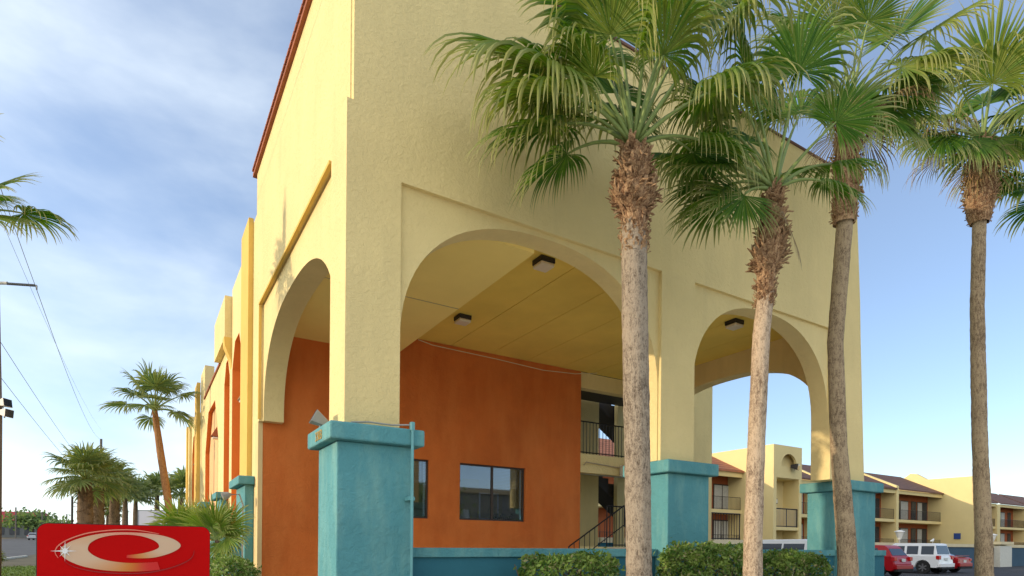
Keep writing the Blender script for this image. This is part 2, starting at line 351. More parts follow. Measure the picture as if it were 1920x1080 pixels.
# ------------------------------------------------------------------ arch walls
def arch_z(u, c, hw, zs, za, n=2.35):
    t = min(1, abs(u - c) / hw); return zs + (za - zs) * (1 - t ** n) ** (1 / n)
def arch_wall(mb, u0, u1, z0, z1, arches, a0, a1, axis='y', n=2.35):
    """slab between a0,a1 in the normal axis; arches=(c,hw,zs,za,zopen): openings reaching down to zopen"""
    def P(u, z, a): return (u, a, z) if axis == 'y' else (a, u, z)
    cuts = [u0]
    cur = u0
    for c, hw, zs, za, zo in arches:
        if c - hw > cur + 1e-6: mb_slab(mb, P, cur, c - hw, z0, z0, z1, z1, a0, a1, u0, u1)
        K = 44; us = [c - hw * math.cos(math.pi * i / K) for i in range(K + 1)]
        for ua, ub in zip(us, us[1:]):
            za_, zb_ = arch_z(ua, c, hw, zs, za, n), arch_z(ub, c, hw, zs, za, n)
            for a in (a0, a1): mb.quad(P(ua, za_, a), P(ub, zb_, a), P(ub, z1, a), P(ua, z1, a))
            mb.quad(P(ua, za_, a0), P(ub, zb_, a0), P(ub, zb_, a1), P(ua, za_, a1))
        for u in (c - hw, c + hw): mb.quad(P(u, zo, a0), P(u, zo, a1), P(u, zs, a1), P(u, zs, a0))
        if zo > z0 + 1e-6:
            mb_slab(mb, P, c - hw, c + hw, z0, z0, zo, zo, a0, a1, u0, u1)
        cur = c + hw
    if cur < u1 - 1e-6: mb_slab(mb, P, cur, u1, z0, z0, z1, z1, a0, a1, u0, u1)
    mb.quad(P(u0, z1, a0), P(u1, z1, a0), P(u1, z1, a1), P(u0, z1, a1))
def mb_slab(mb, P, ua, ub, z0a, z0b, z1a, z1b, a0, a1, U0, U1):
    for a in (a0, a1): mb.quad(P(ua, z0a, a), P(ub, z0b, a), P(ub, z1b, a), P(ua, z1a, a))
    if abs(ua - U0) < 1e-6: mb.quad(P(ua, z0a, a0), P(ua, z0a, a1), P(ua, z1a, a1), P(ua, z1a, a0))
    if abs(ub - U1) < 1e-6: mb.quad(P(ub, z0a, a0), P(ub, z0a, a1), P(ub, z1a, a1), P(ub, z1a, a0))
    mb.quad(P(ua, z0a, a0), P(ub, z0a, a0), P(ub, z0a, a1), P(ua, z0a, a1))

# ------------------------------------------------------------------ main hotel building
HB = thing('hotel_building', 'yellow stucco hotel with big arched portico, teal pier bases and orange lobby wall', 'building', (8.6, 12, 0))
X0, Y0, YB, XR, TOP = 2.29, 8.0, 14.97, 14.9, 10.2
ZP = 3.03
A1 = (5.58, 2.50, 4.25, 6.42, ZP); A2 = (11.25, 2.25, 4.35, 6.42, ZP)
f = MB()
arch_wall(f, X0 + .06, 14.62, ZP, TOP, [A1, A2], Y0 + .07, Y0 + .47)
f.build('front_wall', M['yellow'], HB)
f = MB()    # proud frame round the two recessed arch panels; the upper field steps in at the corner
def slabxz(mb, pts, ya, yb): mb.prism(pts, ya, yb, 'y')
slabxz(f, [(X0, ZP), (3.06, ZP), (3.06, 6.5), (X0, 6.5)], Y0, Y0 + .07)
slabxz(f, [(8.1, ZP), (8.98, ZP), (8.98, 6.5), (8.1, 6.5)], Y0, Y0 + .07)
slabxz(f, [(13.5, ZP), (14.95, ZP), (14.74, 6.5), (13.5, 6.5)], Y0, Y0 + .07)
slabxz(f, [(X0, 6.5), (14.74, 6.5), (14.70, 7.39), (X0, 7.39)], Y0, Y0 + .07)
slabxz(f, [(X0 + .09, 7.39), (14.70, 7.39), (14.48, TOP), (X0 + .09, TOP)], Y0, Y0 + .07)
f.build('front_facing', M['yellow'], HB)
f = MB().prism([(X0, Y0 + .449), (X0 + .089, Y0), (X0 + .089, Y0 + .449)], 7.391, TOP, 'z'); f.build('corner_facing', M['yellow'], HB)
# left side wall with its arch
f = MB(); arch_wall(f, Y0 + .10, 15.4, 4.25, TOP, [(11.74, 3.0, 4.25, 6.29, 4.25)], X0 + .08, X0 + .52, 'x', 2.5)
f.box(X0 + .08, X0 + .52, Y0 + .47, 8.74, ZP, 4.25)
f.build('side_wall', M['yellow'], HB)
f = MB()
def slabyz(mb, pts, xa, xb): mb.prism(pts, xa, xb, 'x')
slabyz(f, [(Y0 + .07, ZP), (8.76, ZP), (8.76, 6.95), (Y0 + .07, 6.95)], X0, X0 + .08)
slabyz(f, [(Y0 + .07, 6.95), (15.4, 6.95), (15.4, 7.39), (Y0 + .07, 7.39)], X0, X0 + .08)
slabyz(f, [(Y0 + .45, 7.39), (15.4, 7.39), (15.4, TOP), (Y0 + .45, TOP)], X0, X0 + .08)
slabyz(f, [(14.86, 4.25), (15.4, 4.25), (15.4, 6.95), (14.86, 6.95)], X0, X0 + .08)
f.build('side_facing', M['yellow'], HB)
f = MB(); f.prism([(8.8, 6.92), (14.9, 6.92), (14.9, 6.97), (8.8, 6.97)], X0 - .025, X0 + .03, 'x'); f.prism([(14.84, 4.3), (14.9, 4.3), (14.9, 6.9), (14.84, 6.9)], X0 - .02, X0 + .03, 'x')
f.build('recess_shade_strip', M['ochre'], HB)  # shaded recess reveal drawn as ochre strips, shade put into the colour
# right side wall
f = MB(); arch_wall(f, Y0 + .47, 15.0, ZP, TOP, [(11.6, 2.95, 4.3, 6.30, ZP)], 14.2, 14.62, 'x', 2.5)
f.build('side_wall', M['yellow'], HB)
MB().box(X0 + .35, 14.54, Y0 - .03, Y0 + .5, TOP, TOP + .045).build('roof_edge', M['tilebrown'], HB)
f = MB(); f.box(X0 - .07, X0 + .349, Y0 - .03, Y0 + .499, TOP, TOP + .09); f.box(X0 - .07, X0 + .5, Y0 + .5, 15.6, TOP, TOP + .09)
MB().box(14.15, 14.60, Y0 + .501, 15.6, TOP, TOP + .05).build('roof_edge', M['tilebrown'], HB)
for i in range(36): f.box(X0 - .10, X0 + .3, Y0 + i * .21, Y0 + i * .21 + .17, TOP + .09, TOP + .14)
f.build('roof_edge', M['tile_edge'], HB)
f = MB(); f.box(X0 + .5, 14.2, Y0 + .47, 15.0, 9.6, 9.7); f.build('roof', M['concrete'], HB)
# piers: yellow shaft continues the wall, teal base with cap
def pier(x0, x1, y0, y1, cap=.13):
    b = MB().box(x0, x1, y0, y1, 0, 2.80).build('pier_base', M['teal'], HB, bevel=.02)
    c = MB().box(x0 - cap, x1 + cap, y0 - cap, y1 + cap, 2.80, ZP); c.build('pier_cap', M['teal'], b, bevel=.025)
    return b
def fix_child(ch, pr): pass
pier(2.17, 3.22, 7.90, 8.86)
pier(8.20, 9.30, 7.90, 8.86); pier(14.05, 15.28, 7.90, 8.9)
for q in ((X0 + .08, 3.08, Y0 + .47, 8.76, ZP, 4.6), (8.08, 9.0, Y0 + .47, 8.70, ZP, 6.35)): MB().box(*q).build('pier_shaft', M['yellow'], HB)
# ceiling: low soffit on the left, higher panelled ceiling with joints
f = MB(); f.box(X0 + .52, 5.6, Y0 + .47, YB, 6.36, 6.5); f.box(5.52, 5.6, Y0 + .47, YB, 6.5, 6.9)
f.build('low_soffit', M['soffit2'], HB)
f = MB(); xs = [5.6, 6.0, 7.2, 8.44, 9.66, 10.9, 12.1, 13.3, 14.2]
for a, b in zip(xs, xs[1:]): f.box(a + .008, b - .008, Y0 + .47, YB - .01, 6.9, 6.96)
f.box(5.6, 14.2, Y0 + .47, YB, 6.975, 7.02)
f.build('ceiling', M['yellow_soffit'], HB)
f = MB(); f.box(X0 + .52, 5.6, 11.3, 11.315, 6.352, 6.362); f.build('soffit_joint', M['tan'], HB)
# orange lobby wall with two window openings
f = MB()
OP = [(4.55, 6.58, 2.14, 3.72), (7.50, 9.66, 2.14, 3.72)]
def wall_with_holes(mb, x0, x1, z0, z1, ops, y0, y1):
    cur = x0
    for a, b, za, zb in ops:
        mb.box(cur, a, y0, y1, z0, z1); mb.box(a, b, y0, y1, z0, za); mb.box(a, b, y0, y1, zb, z1); cur = b
    mb.box(cur, x1, y0, y1, z0, z1)
wall_with_holes(f, X0 + .101, 11.7, 0, 6.9, OP, YB, YB + .3)
f.build('lobby_wall', M['orange'], HB)
MB().box(X0, X0 + .1, YB - .01, 15.399, 0, 4.249).build('corner_strip', M['cream'], HB)
for (a, b, za, zb) in OP:
    fr = MB(); t_ = .045; y = YB + .08
    fr.box(a, a + t_, y, y + .06, za, zb); fr.box(b - t_, b, y, y + .06, za, zb); fr.box(a + t_, b - t_, y, y + .06, za, za + t_); fr.box(a + t_, b - t_, y, y + .06, zb - t_, zb)
    mid = (a + b) / 2; fr.box(mid - .03, mid + .03, y, y + .06, za + t_, zb - t_)
    wf = fr.build('window', M['darkframe'], HB)
    gl = MB(); gl.box(a + t_, mid - .03, y + .03, y + .036, za + t_, zb - t_); gl.box(mid + .03, b - t_, y + .02, y + .026, za + t_, zb - t_)
    gl.build('pane', M['glass'], wf)
    bl = MB(); 
    for i in range(13): z = zb - .09 - i * .043; bl.prism([(mid + .05, z), (b - .16, z), (b - .16, z + .006), (mid + .05, z + .006)], y + .10, y + .13, 'y')
    for i in range(34): z = zb - .08 - i * .043; bl.prism([(b - .11, z), (b - .055, z), (b - .055, z + .028), (b - .11, z + .028)], y + .07, y + .10, 'y')
    bl.build('blind', M['white'], wf)
# lobby interior
f = MB(); f.box(X0 + .6, 11.6, 19.0, 19.1, 1.0, 5); f.box(X0 + .55, X0 + .6, YB + .3, 19, 1, 5); f.box(11.6, 11.68, YB + .3, 19.1, 1.0, 6.9)
f.build('room_wall', M['room'], HB)
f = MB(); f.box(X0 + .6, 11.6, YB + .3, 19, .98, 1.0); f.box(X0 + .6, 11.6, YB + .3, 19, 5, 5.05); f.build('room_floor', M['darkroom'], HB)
f = MB(); f.box(9.0, 9.9, 18.3, 18.36, 1.4, 3.7); f.box(10.1, 11.2, 18.9, 18.96, 1.8, 3.2); f.build('room_partition', M['yellow'], HB)
t = thing('table_lamp', 'pale table lamp standing behind the left pane of the wide lobby window', 'lamp', (8.15, 15.9, 1.9)); 
MB().lathe([(.02, 0), (.08, .01), (.05, .12), (.02, .3)], (8.15, 15.9, 1.95), 12).build('lamp_base', M['tan'], t)
MB().lathe([(.16, 0), (.105, .26)], (8.15, 15.9, 2.22), 14).build('lamp_shade', M['plaque'], t)
tb = MB().box(7.0, 9.0, 15.7, 16.3, 1.88, 1.945); 
for xx in (7.05, 8.9):
    for yy in (15.75, 16.2): tb.box(xx, xx + .06, yy, yy + .06, 1.0, 1.88)
tag(tb.build('console_table', M['wood']), 'dark long console table inside behind the wide lobby window', 'table')
pf = MB(); pf.box(9.0, 9.7, 16.6, 16.63, 2.25, 2.29); pf.box(9.0, 9.7, 16.6, 16.63, 3.05, 3.09); pf.box(9.0, 9.04, 16.6, 16.63, 2.29, 3.05); pf.box(9.66, 9.7, 16.6, 16.63, 2.29, 3.05)
for xx in (9.0, 9.66): pf.box(xx, xx + .04, 16.6, 16.63, 1.0, 2.25)
tag(pf.build('display_frame', M['white']), 'thin white standing frame inside behind the right pane of the lobby window', 'frame')
s = MB(); s.c = []; rng = random.Random(12)
for i in range(260):
    c = V((9.25 + rng.gauss(0, .2), 15.75 + rng.gauss(0, .08), 2.28 + rng.gauss(0, .12))); a = rng.uniform(0, 6.28); d = V((math.cos(a), math.sin(a) * .5, rng.uniform(-.4, .6))).normalized() * .07; e = d.cross(UP).normalized() * .02
    s.quad(c - d, c + e, c + d, c - e); s.c += [(0, rng.random(), 0, 1)] * 4
t = thing('potted_plant', 'leafy green potted plant on the sill of the wide lobby window', 'plant', (9.25, 15.75, 1.9)); s.build('foliage', M['bush'], t)
MB().lathe([(.1, 0), (.15, .25), (.13, .25)], (9.25, 15.75, 1.93), 12).build('pot', M['darkroom'], t)
st = MB().box(8.95, 9.65, 15.6, 15.9, 1.85, 1.925).box(9.0, 9.06, 15.65, 15.8, 1.0, 1.85).box(9.5, 9.56, 15.65, 15.8, 1.0, 1.85)
tag(st.build('plant_stand', M['wood']), 'low dark stand under the potted plant inside the lobby', 'stand')

# upper body of the hotel behind the portico
f = MB(); f.box(X0 + .62, 11.6, 15.4, 39, 6.95, 7.6); f.box(X0 + .7, 11.6, 38.6, 39, 0, 7.0); f.box(11.3, 11.6, 19.2, 38.6, 0, 6.95); f.build('rear_wall', M['yellow'], HB)
# open stair hall right of the lobby wall
f = MB(); f.box(11.703, 16.5, YB + .04, YB + .34, 6.42, 6.9)
f.box(11.703, 14.9, YB + .04, YB + .24, 3.76, 4.35)
f.box(11.703, 14.9, YB + .02, YB + .24, .0, 1.42)
f.box(14.2, 17.8, 15.0, 15.34, 0, 6.42); f.box(16.5, 17.8, 15.0, 15.34, 6.42, 9.2)
f.build('stair_hall_front', M['yellow'], HB)
f = MB(); f.box(12.3, 14.95, 18.0, 18.2, 1.42, 7.2); f.box(15.9, 16.3, 18.0, 18.2, 1.42, 9.2); f.build('stair_hall_back', M['yellow'], HB)
for q in ((11.703, 16.5, YB + .24, 17.9, 4.12, 4.34), (11.703, 16.5, YB + .24, 18.6, 1.2, 1.4)): MB().box(*q).build('landing', M['concrete'], HB)
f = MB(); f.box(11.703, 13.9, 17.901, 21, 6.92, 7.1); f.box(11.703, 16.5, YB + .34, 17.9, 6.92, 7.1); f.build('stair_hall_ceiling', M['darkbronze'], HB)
def flight(x0, z0, x1, z1, y0, y1, th):
    f = MB(); n_ = 10; poly = [(x0, z0), (x1, z1), (x1, z1 + th)]
    for i in range(n_):
        xa = x1 + (x0 - x1) * i / n_; xb = x1 + (x0 - x1) * (i + 1) / n_; zt = z1 + th + (z0 - z1) * (i + 1) / n_
        poly += [(xa, zt), (xb, zt)]
    f.prism(poly, y0, y1, 'y'); f.build('stair_flight', M['darkbronze'], HB)
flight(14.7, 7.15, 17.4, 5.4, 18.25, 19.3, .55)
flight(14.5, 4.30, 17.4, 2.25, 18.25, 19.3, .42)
def railing(name, x0, x1, y, z0, z1, step=.13, parent=HB, r=.014, dz=0, m='black', axis='x', solid=False):
    s = MB(); n_ = max(1, int(round((x1 - x0) / step)))
    P = (lambda u, z: (u, y, z)) if axis == 'x' else (lambda u, z: (y, u, z))
    for i in range(n_ + 1):
        u = x0 + (x1 - x0) * i / n_; q = dz * i / n_; s.tube([P(u, z0 + q), P(u, z1 + q)], r if i not in (0, n_) else r * 1.7, 4)
    s.tube([P(x0, z1), P(x1, z1 + dz)], r * 1.6, 6); s.tube([P(x0, z0 + .06), P(x1, z0 + .06 + dz)], r * 1.2, 4)
    return s.build(name, M[m], parent)
railing('railing', 11.75, 14.15, YB + .1, 4.35, 5.38)
railing('railing', 12.9, 14.1, YB + .12, 1.42, 2.75)
railing('stair_railing', 10.75, 12.9, YB - .7, .75, 1.42, .2, dz=1.3)
f = MB()
for i in range(7): f.box(10.9 + i * .3, 13.6, YB - 1.3 + .001 * i, YB - .03, .0 + i * .2, .2 + i * .2)
f.build('entrance_steps', M['concrete'], HB)
# spiky dark plant behind the stair
s = MB(); s.c = []; rng = random.Random(3)
for i in range(120):
    b_ = V((15.1 + rng.uniform(-.05, .05), 21.0, 2.9 + rng.uniform(-.3, .1))); a = rng.uniform(0, 6.28); el = rng.uniform(-.5, 1.3); d = V((math.cos(a) * math.cos(el), math.sin(a) * math.cos(el), math.sin(el))); l_ = rng.uniform(.6, .9); e = d.cross(UP).normalized() * .03
    p1 = b_ + d * l_ * .5; p2 = b_ + d * l_ - UP * .08
    s.quad(b_ - e * .6, b_ + e * .6, p1 + e, p1 - e); s.quad(p1 - e, p1 + e, p2); s.c += [(0, rng.random(), 0, 1)] * 7
t = thing('yucca_plant', 'dark spiky yucca plant seen through the stair hall under the lower flight', 'plant', (15.1, 21, 0)); s.build('leaves', M['bush'], t); MB().tube([(15.1, 21, 0), (15.1, 21, 2.9)], .1, 8).build('stem', M['stem'], t)

# ---- left street facade, plane X=2.29, from y=15.4 back to 39
WX = X0 + .62    # body face behind recesses
f = MB()
def seg(mb, y0, y1, z0, z1, x=X0, d=.62): mb.box(x, x + d, y0, y1, z0, z1)
# wall segments round recessed panels (recess depth .26)
def panel_bay(y0, y1, ztop, py0, py1, pz1, ch, wm='yellow', pm='cream', rv='orange_trim', rd=.28):
    a = MB(); zt = pz1
    poly = [(y0, 0), (py0, 0), (py0, zt - ch * .0), (py0 + 0, zt), (py1 - ch, zt), (py1, zt - ch * 1.1), (py1, 0), (y1, 0), (y1, ztop), (y0, ztop)]
    poly = [(y0, 0), (py0, 0), (py0, zt - ch), (py0 + ch * .8, zt), (py1 - ch * .8, zt), (py1, zt - ch), (py1, 0), (y1, 0), (y1, ztop), (y0, ztop)]
    a.prism(poly, X0, X0 + rd, 'x'); a.build('street_wall', M[wm], HB)
    b = MB(); b.box(X0 + rd + .001, X0 + rd + .2, y0, y1, 0, ztop - .02); b.build('recessed_panel', M[pm], HB)
    # painted reveals: far side and chamfer, lining of the opening 6 mm thick
    c = MB(); e = .012
    c.prism([(py1 - e, 0), (py1 - .001, 0), (py1 - .001, zt - ch), (py1 - ch * .8 - .001, zt - .001), (py0 + ch * .8, zt - .001), (py0 + .001, zt - ch), (py0 + .001, 0), (py0 + e, 0), (py0 + e, zt - ch - e * .5), (py0 + ch * .8 + e * .5, zt - e), (py1 - ch * .8 - e * .5, zt - e), (py1 - e, zt - ch - e * .5)], X0 - .004, X0 + rd - .002, 'x')
    c.build('painted_reveal', M[rv], HB)
MB().box(X0, X0 + .5, 15.4, 17.1, 0, 9.25).build('street_wall', M['yellow'], HB)
MB().box(X0 - .115, X0 - .002, 15.85, 17.1, ZP, 9.35).build('pilaster', M['ochre'], HB)
panel_bay(17.101, 19.9, 9.05, 17.75, 19.72, 7.3, .7, rd=.30)
f = MB(); f.box(X0 - .20, X0 - .002, 19.9, 22.9, 7.6, 8.85); f.box(X0 + .002, X0 + .9, 19.902, 22.9, 7.6, 8.85); f.build('parapet_tower', M['yellow'], HB)
f = MB(); f.prism([(X0 - .22, 7.6), (X0 - .20, 7.35), (X0 - .04, 6.95), (X0 + .02, 6.6), (X0 + .10, 6.95), (X0 + .02, 7.6)], 19.86, 20.25, 'y'); f.build('flared_bracket', M['ochre'], HB)
panel_bay(19.902, 22.9, 7.599, 20.35, 21.75, 7.2, .6, rd=.17)
panel_bay(22.901, 28.9, 7.55, 23.5, 28.4, 6.7, 1.5, pm='peach', rd=.15)
MB().box(X0 - .05, X0 + .5, 22.901, 28.9, 7.56, 7.64).build('roof_edge', M['tile_edge'], HB)
MB().prism([(X0 + .5, 7.60), (X0 + 2.5, 7.9), (X0 + 2.5, 7.50), (X0 + .5, 7.50)], 22.901, 28.9, 'y').build('tile_roof', M['tile'], HB)
MB().box(X0 - .003, X0 + .36, 28.95, 31.0, 6.9, 9.05).build('parapet_tower', M['yellow'], HB)
MB().box(X0 + .002, X0 + .5, 28.9, 32.6, 0, 6.899).build('street_wall', M['yellow'], HB)
MB().box(X0 - .14, X0 - .002, 31.2, 32.6, ZP, 8.8).build('pilaster', M['ochre'], HB)
panel_bay(32.601, 36.6, 7.7, 33.6, 36.1, 6.9, .9, rd=.2)
f = MB(); f.box(X0 - .12, X0 + .5, 36.6, 37.3, 0, 8.2); f.box(X0 - .002, X0 + .5, 37.3, 39, 0, 7.8); f.build('street_wall', M['yellow'], HB)
f = MB().box(X0 - .14, X0 - .003, 38.2, 39, ZP, 7.9); f.build('pilaster', M['ochre'], HB)
def side_pier(y0, y1, px, z=2.85):
    b = MB().box(X0 - px, X0 - .003, y0, y1, 0, z - .02).build('pier_base', M['teal'], HB, bevel=.015)
    MB().box(X0 - px - .16, X0 - .004, y0 - .13, y1 + .13, z - .02, z + .18).build('pier_cap', M['teal'], b, bevel=.02)
side_pier(15.5, 17.0, .20); side_pier(20.9, 22.3, .16); side_pier(26.3, 27.5, .2); side_pier(31.3, 32.5, .25); side_pier(36.6, 38.0, .25)

# ---- low teal garden walls between the piers
def low_wall(x0, x1, y, lab):
    t = thing('low_wall', lab, 'wall', ((x0 + x1) / 2, y, 0))
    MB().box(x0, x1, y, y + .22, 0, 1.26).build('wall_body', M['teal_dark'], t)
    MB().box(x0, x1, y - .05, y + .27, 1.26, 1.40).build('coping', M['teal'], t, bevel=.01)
low_wall(3.24, 8.18, 8.2, 'low teal wall with coping between the corner pier and the middle pier')
low_wall(9.32, 14.03, 8.2, 'low teal wall between the middle pier and the right pier behind the hedges')
low_wall(15.3, 16.3, 8.2, 'short stub of low teal wall right of the right pier')
t = thing('low_wall', 'weathered pale teal wall stub beside the fan palm on the street side', 'wall', (2.0, 16.6, 0)); MB().box(1.75, 2.085, 15.9, 20.5, 0, 1.5).build('wall_body', M['teal'], t)

# ---- fixtures
def ceiling_light(x, y, z, lab):
    t = thing('ceiling_light', lab, 'light', (x, y, z), 'square lights under the portico ceiling')
    MB().box(x - .16, x + .16, y - .16, y + .16, z - .10, z - .002).build('housing', M['darkbronze'], t, bevel=.01)
    b = MB(); b.prism([(x - .155, y - .155), (x + .155, y - .155), (x + .155, y + .155), (x - .155, y + .155)], z - .17, z - .101, 'z')
    m_ = b.build('lens', M['glasswhite'], t, bevel=.025)
ceiling_light(6.5, 9.5, 6.9, 'square ceiling light nearest the front of the large portico arch')
ceiling_light(6.5, 12.9, 6.9, 'square ceiling light farther back, close to the orange lobby wall')
ceiling_light(12.15, 9.6, 6.9, 'square ceiling light seen inside the smaller right arch')
# loose cable along the top of the orange wall
pts = [(6.2, 14.9, 6.86), (6.6, 14.88, 6.78), (8.6, 14.88, 6.74), (10.2, 14.88, 6.68), (11.4, 14.88, 6.76), (12.2, 14.8, 6.89)]
tag(MB().tube(pts, .012, 5).build('cable', M['capcream']), 'thin pale cable strung along the top of the orange lobby wall', 'cable')
# conduit on the corner pier
t = thing('conduit', 'teal painted electrical conduit running down the right edge of the corner pier', 'conduit', (3.13, 7.7, 0))
MB().tube([(3.15, 7.735, 0), (3.15, 7.735, 3.0)], .022, 8).build('pipe', M['conduit'], t)
b = MB(); b.box(3.12, 3.18, 7.72, 7.79, 3.0, 3.12); b.build('fitting', M['conduit'], t, bevel=.01)
MB().tube([(3.15, 7.75, 3.08), (2.9, 7.86, 3.07), (2.6, 7.93, 3.09), (2.36, 7.93, 3.06)], .012, 6).build('flexible_pipe', M['grey'], t)
for zz in (2.05, .95): MB().box(3.105, 3.195, 7.745, 7.90, zz, zz + .05).build('strap', M['conduit'], t)
tag(MB().tube([(11.85, 14.97, 4.0), (11.8, 14.93, 3.97), (11.9, 14.93, 4.08), (13.3, 14.93, 4.0), (13.4, 14.93, 3.98)], .02, 6).build('conduit', M['tan']), 'tan conduit bent along the edge of the upper stair landing', 'conduit')
tag(MB().box(13.3, 13.75, 14.6, 14.96, 3.72, 4.08).build('junction_box', M['dirtywhite'], bevel=.02), 'pale green white utility box beside the upper landing behind the nearest palm', 'utility box')
# floodlight on the cap
def floodlight(name_label, p, aim, scale=1, m='tan', grp=None):
    t = thing('floodlight', name_label, 'floodlight', p, grp)
    aim = V(aim).normalized(); q = aim.to_track_quat('Y', 'Z').to_matrix().to_4x4(); Mx = Matrix.Translation(V(p) + UP * .12 * scale) @ q @ Matrix.Scale(scale, 4)
    b = MB(); 
    fr, bk = [(-.13, .12, -.10), (.13, .12, -.10), (.13, .12, .10), (-.13, .12, .10)], [(-.07, -.10, -.05), (.07, -.10, -.05), (.07, -.10, .05), (-.07, -.10, .05)]
    b.v = fr + bk; b.f = [(0, 1, 2, 3), (7, 6, 5, 4), (0, 4, 5, 1), (1, 5, 6, 2), (2, 6, 7, 3), (3, 7, 4, 0)]; b.xf(Mx); b.build('housing', M[m], t, bevel=.006)
    b = MB().box(-.12, .12, .122, .128, -.09, .09).xf(Mx); b.build('lens', M['carglass'], t)
    b = MB().tube([V(p), V(p) + UP * .12 * scale], .018 * scale, 6); b.build('bracket', M['grey'], t); return t
floodlight('small tilted floodlight sitting on the cap of the corner pier', (2.10, 8.50, 3.04), (-.85, .1, .45), .9, 'grey')
# house number on the lit side of the cap
def text_obj(name, body, size, M4, m, parent=None, ext=.003):
    cu = bpy.data.curves.new(name, 'FONT'); cu.body = body; cu.size = size; cu.extrude = ext; cu.align_x = 'CENTER'
    to = bpy.data.objects.new('tmp', cu); C.objects.link(to)
    dg = bpy.context.evaluated_depsgraph_get(); me = bpy.data.meshes.new_from_object(to.evaluated_get(dg)); bpy.data.objects.remove(to)
    me.transform(M4); me.materials.clear(); me.materials.append(m)
    o = bpy.data.objects.new(name, me); C.objects.link(o)
    if parent: o.parent = parent; o.matrix_parent_inverse = Matrix.Translation(-V(parent.location))
    return o
Mn = Matrix.Translation((2.036, 8.32, 2.845)) @ Matrix(((0, 0, -1, 0), (-1, 0, 0, 0), (0, 1, 0, 0), (0, 0, 0, 1)))
tag(text_obj('house_number', '3303', .18, Mn, M['numink'], None, .006), 'ochre street number on the sunlit side of the corner pier cap', 'house number')
# wedge sconces on the facade
for (y, z, lab, s_) in ((24.9, 5.52, 'large brown wedge wall lamp on the peach panel of the street facade', 1.35), (19.3, 5.75, 'wedge wall lamp beside the orange strip nearest the portico', 1.0), (34.9, 5.54, 'farthest small wedge wall lamp at the end of the street facade', 1.2)):
    xw = X0 + {24.9: .15, 19.3: .30, 34.9: .20}[y]
    b = MB(); b.prism([(xw, z - .12 * s_), (xw - .20 * s_, z - .10 * s_), (xw - .03, z + .22 * s_), (xw, z + .22 * s_)], y - .16 * s_, y + .16 * s_, 'y')
    t = thing('wall_lamp', lab, 'lamp', (xw, y, z)); b.build('shade', M['tile_edge'] if s_ > 1.3 else M['tan'], t, bevel=.01)
    MB().box(xw - .15 * s_, xw - .02, y - .12 * s_, y + .12 * s_, z - .16 * s_, z - .125 * s_).build('lens', M['white'], t)
tag(MB().box(X0 - .05, X0, 17.2, 17.36, 5.95, 6.2).build('meter_box', M['tan'], bevel=.01), 'tiny tan box high on the street facade near the portico', 'box')
t = thing('gooseneck_lamp', 'small grey gooseneck lamp on the street facade pier by the fan palm', 'lamp', (1.95, 15.55, 2.4))
MB().tube([(2.03, 15.36, 0.2), (2.03, 15.36, 2.35), (1.95, 15.34, 2.58), (1.75, 15.34, 2.56)], .02, 6).build('arm', M['grey'], t)
b = MB(); b.lathe([(.02, 0), (.07, .06), (.10, .2)], (0, 0, 0), 10).xf(Matrix.Translation((1.78, 15.34, 2.58)) @ Matrix.Rotation(rad(-112), 4, 'Y')); b.build('lamp_head', M['grey'], t)

# ------------------------------------------------------------------ guest wing on the far side of the lot
def wing_bay(P, x0, x1, yf, doors, eave=6.72, ridge_dy=4.0, ridge=9.15, tile='tilebrown', rail_m='black'):
    MB().box(x0, x1, yf + 1.3, yf + 1.5, 0, 7).build('room_wall', M['orangewall'], P)
    MB().box(x0, x1, yf, yf + 1.3, 3.98, 4.25).build('balcony_slab', M['wingyellow'], P)
    MB().box(x0, x1, yf, yf + 1.3, 1.0, 1.5).build('terrace_slab', M['wingyellow'], P)
    MB().box(x0, x1, yf - .06, yf + .12, eave, eave + .34).build('eave_beam', M['wingyellow'], P)
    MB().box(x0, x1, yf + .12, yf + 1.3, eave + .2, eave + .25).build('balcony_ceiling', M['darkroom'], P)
    z0 = eave + .345; r_ = MB(); r_.prism([(yf - .22, z0), (yf + ridge_dy, ridge), (yf + ridge_dy, ridge + .12), (yf - .22, z0 + .14)], x0, x1, 'x'); r_.build('tile_roof', M[tile], P)
    for (dx, wd, kind) in doors:
        for z in (1.5, 4.25):
            fr = MB(); h_ = 2.05; a, b = dx, dx + wd; y = yf + 1.26
            fr.box(a, b, y, y + .035, z, z + h_).build('glass_door', M['darkframe'], P)
            n_ = 2 if wd > 1.2 else 1; ww = (wd - .1 * (n_ + 1)) / n_; d_ = P.children[-1] if False else None
            par = [o for o in bpy.data.objects if o.parent == P and o.name.startswith('glass_door')][-1] if False else fr_last[0] if False else None
            for i in range(n_):
                a2 = a + .1 + i * (ww + .1)
                MB().box(a2, a2 + ww, y - .012, y - .002, z + .1, z + h_ - .1).build('curtain' if kind else 'dark_glass', M['curtain'] if (kind and (i + int(dx)) % 3) else M['carglass'], P)
    railing('railing', x0 + .12, x1 - .12, yf + .06, 4.25, 5.2, .14 if x1 - x0 < 12 else .2, P, .012, m=rail_m)
    railing('railing', x0 + .12, x1 - .12, yf + .06, 1.5, 2.35, .14 if x1 - x0 < 12 else .2, P, .012, m=rail_m)
def fin(P, x, w_, yf, y1=4.6, z0=7.35, slope=.60, top=9.75, m='wingyellow'):
    zr = z0 + slope * (y1 - .1)
    MB().prism([(yf - .12, 0), (yf + 1.3, 0), (yf + 1.3, 6), (yf + y1, 6), (yf + y1, min(top, zr)), (yf - .12, z0)], x, x + w_, 'x').build('party_wall', M[m], P)
GW = thing('guest_wing', 'two storey yellow guest wing with arched stair tower and balconies across the parking lot', 'building', (48, 31, 0))
wing_bay(GW, 22, 33.5, 30, [(24, 1.8, 1), (29, 1.8, 1)], tile='tile')
fin(GW, 33.5, .35, 30)
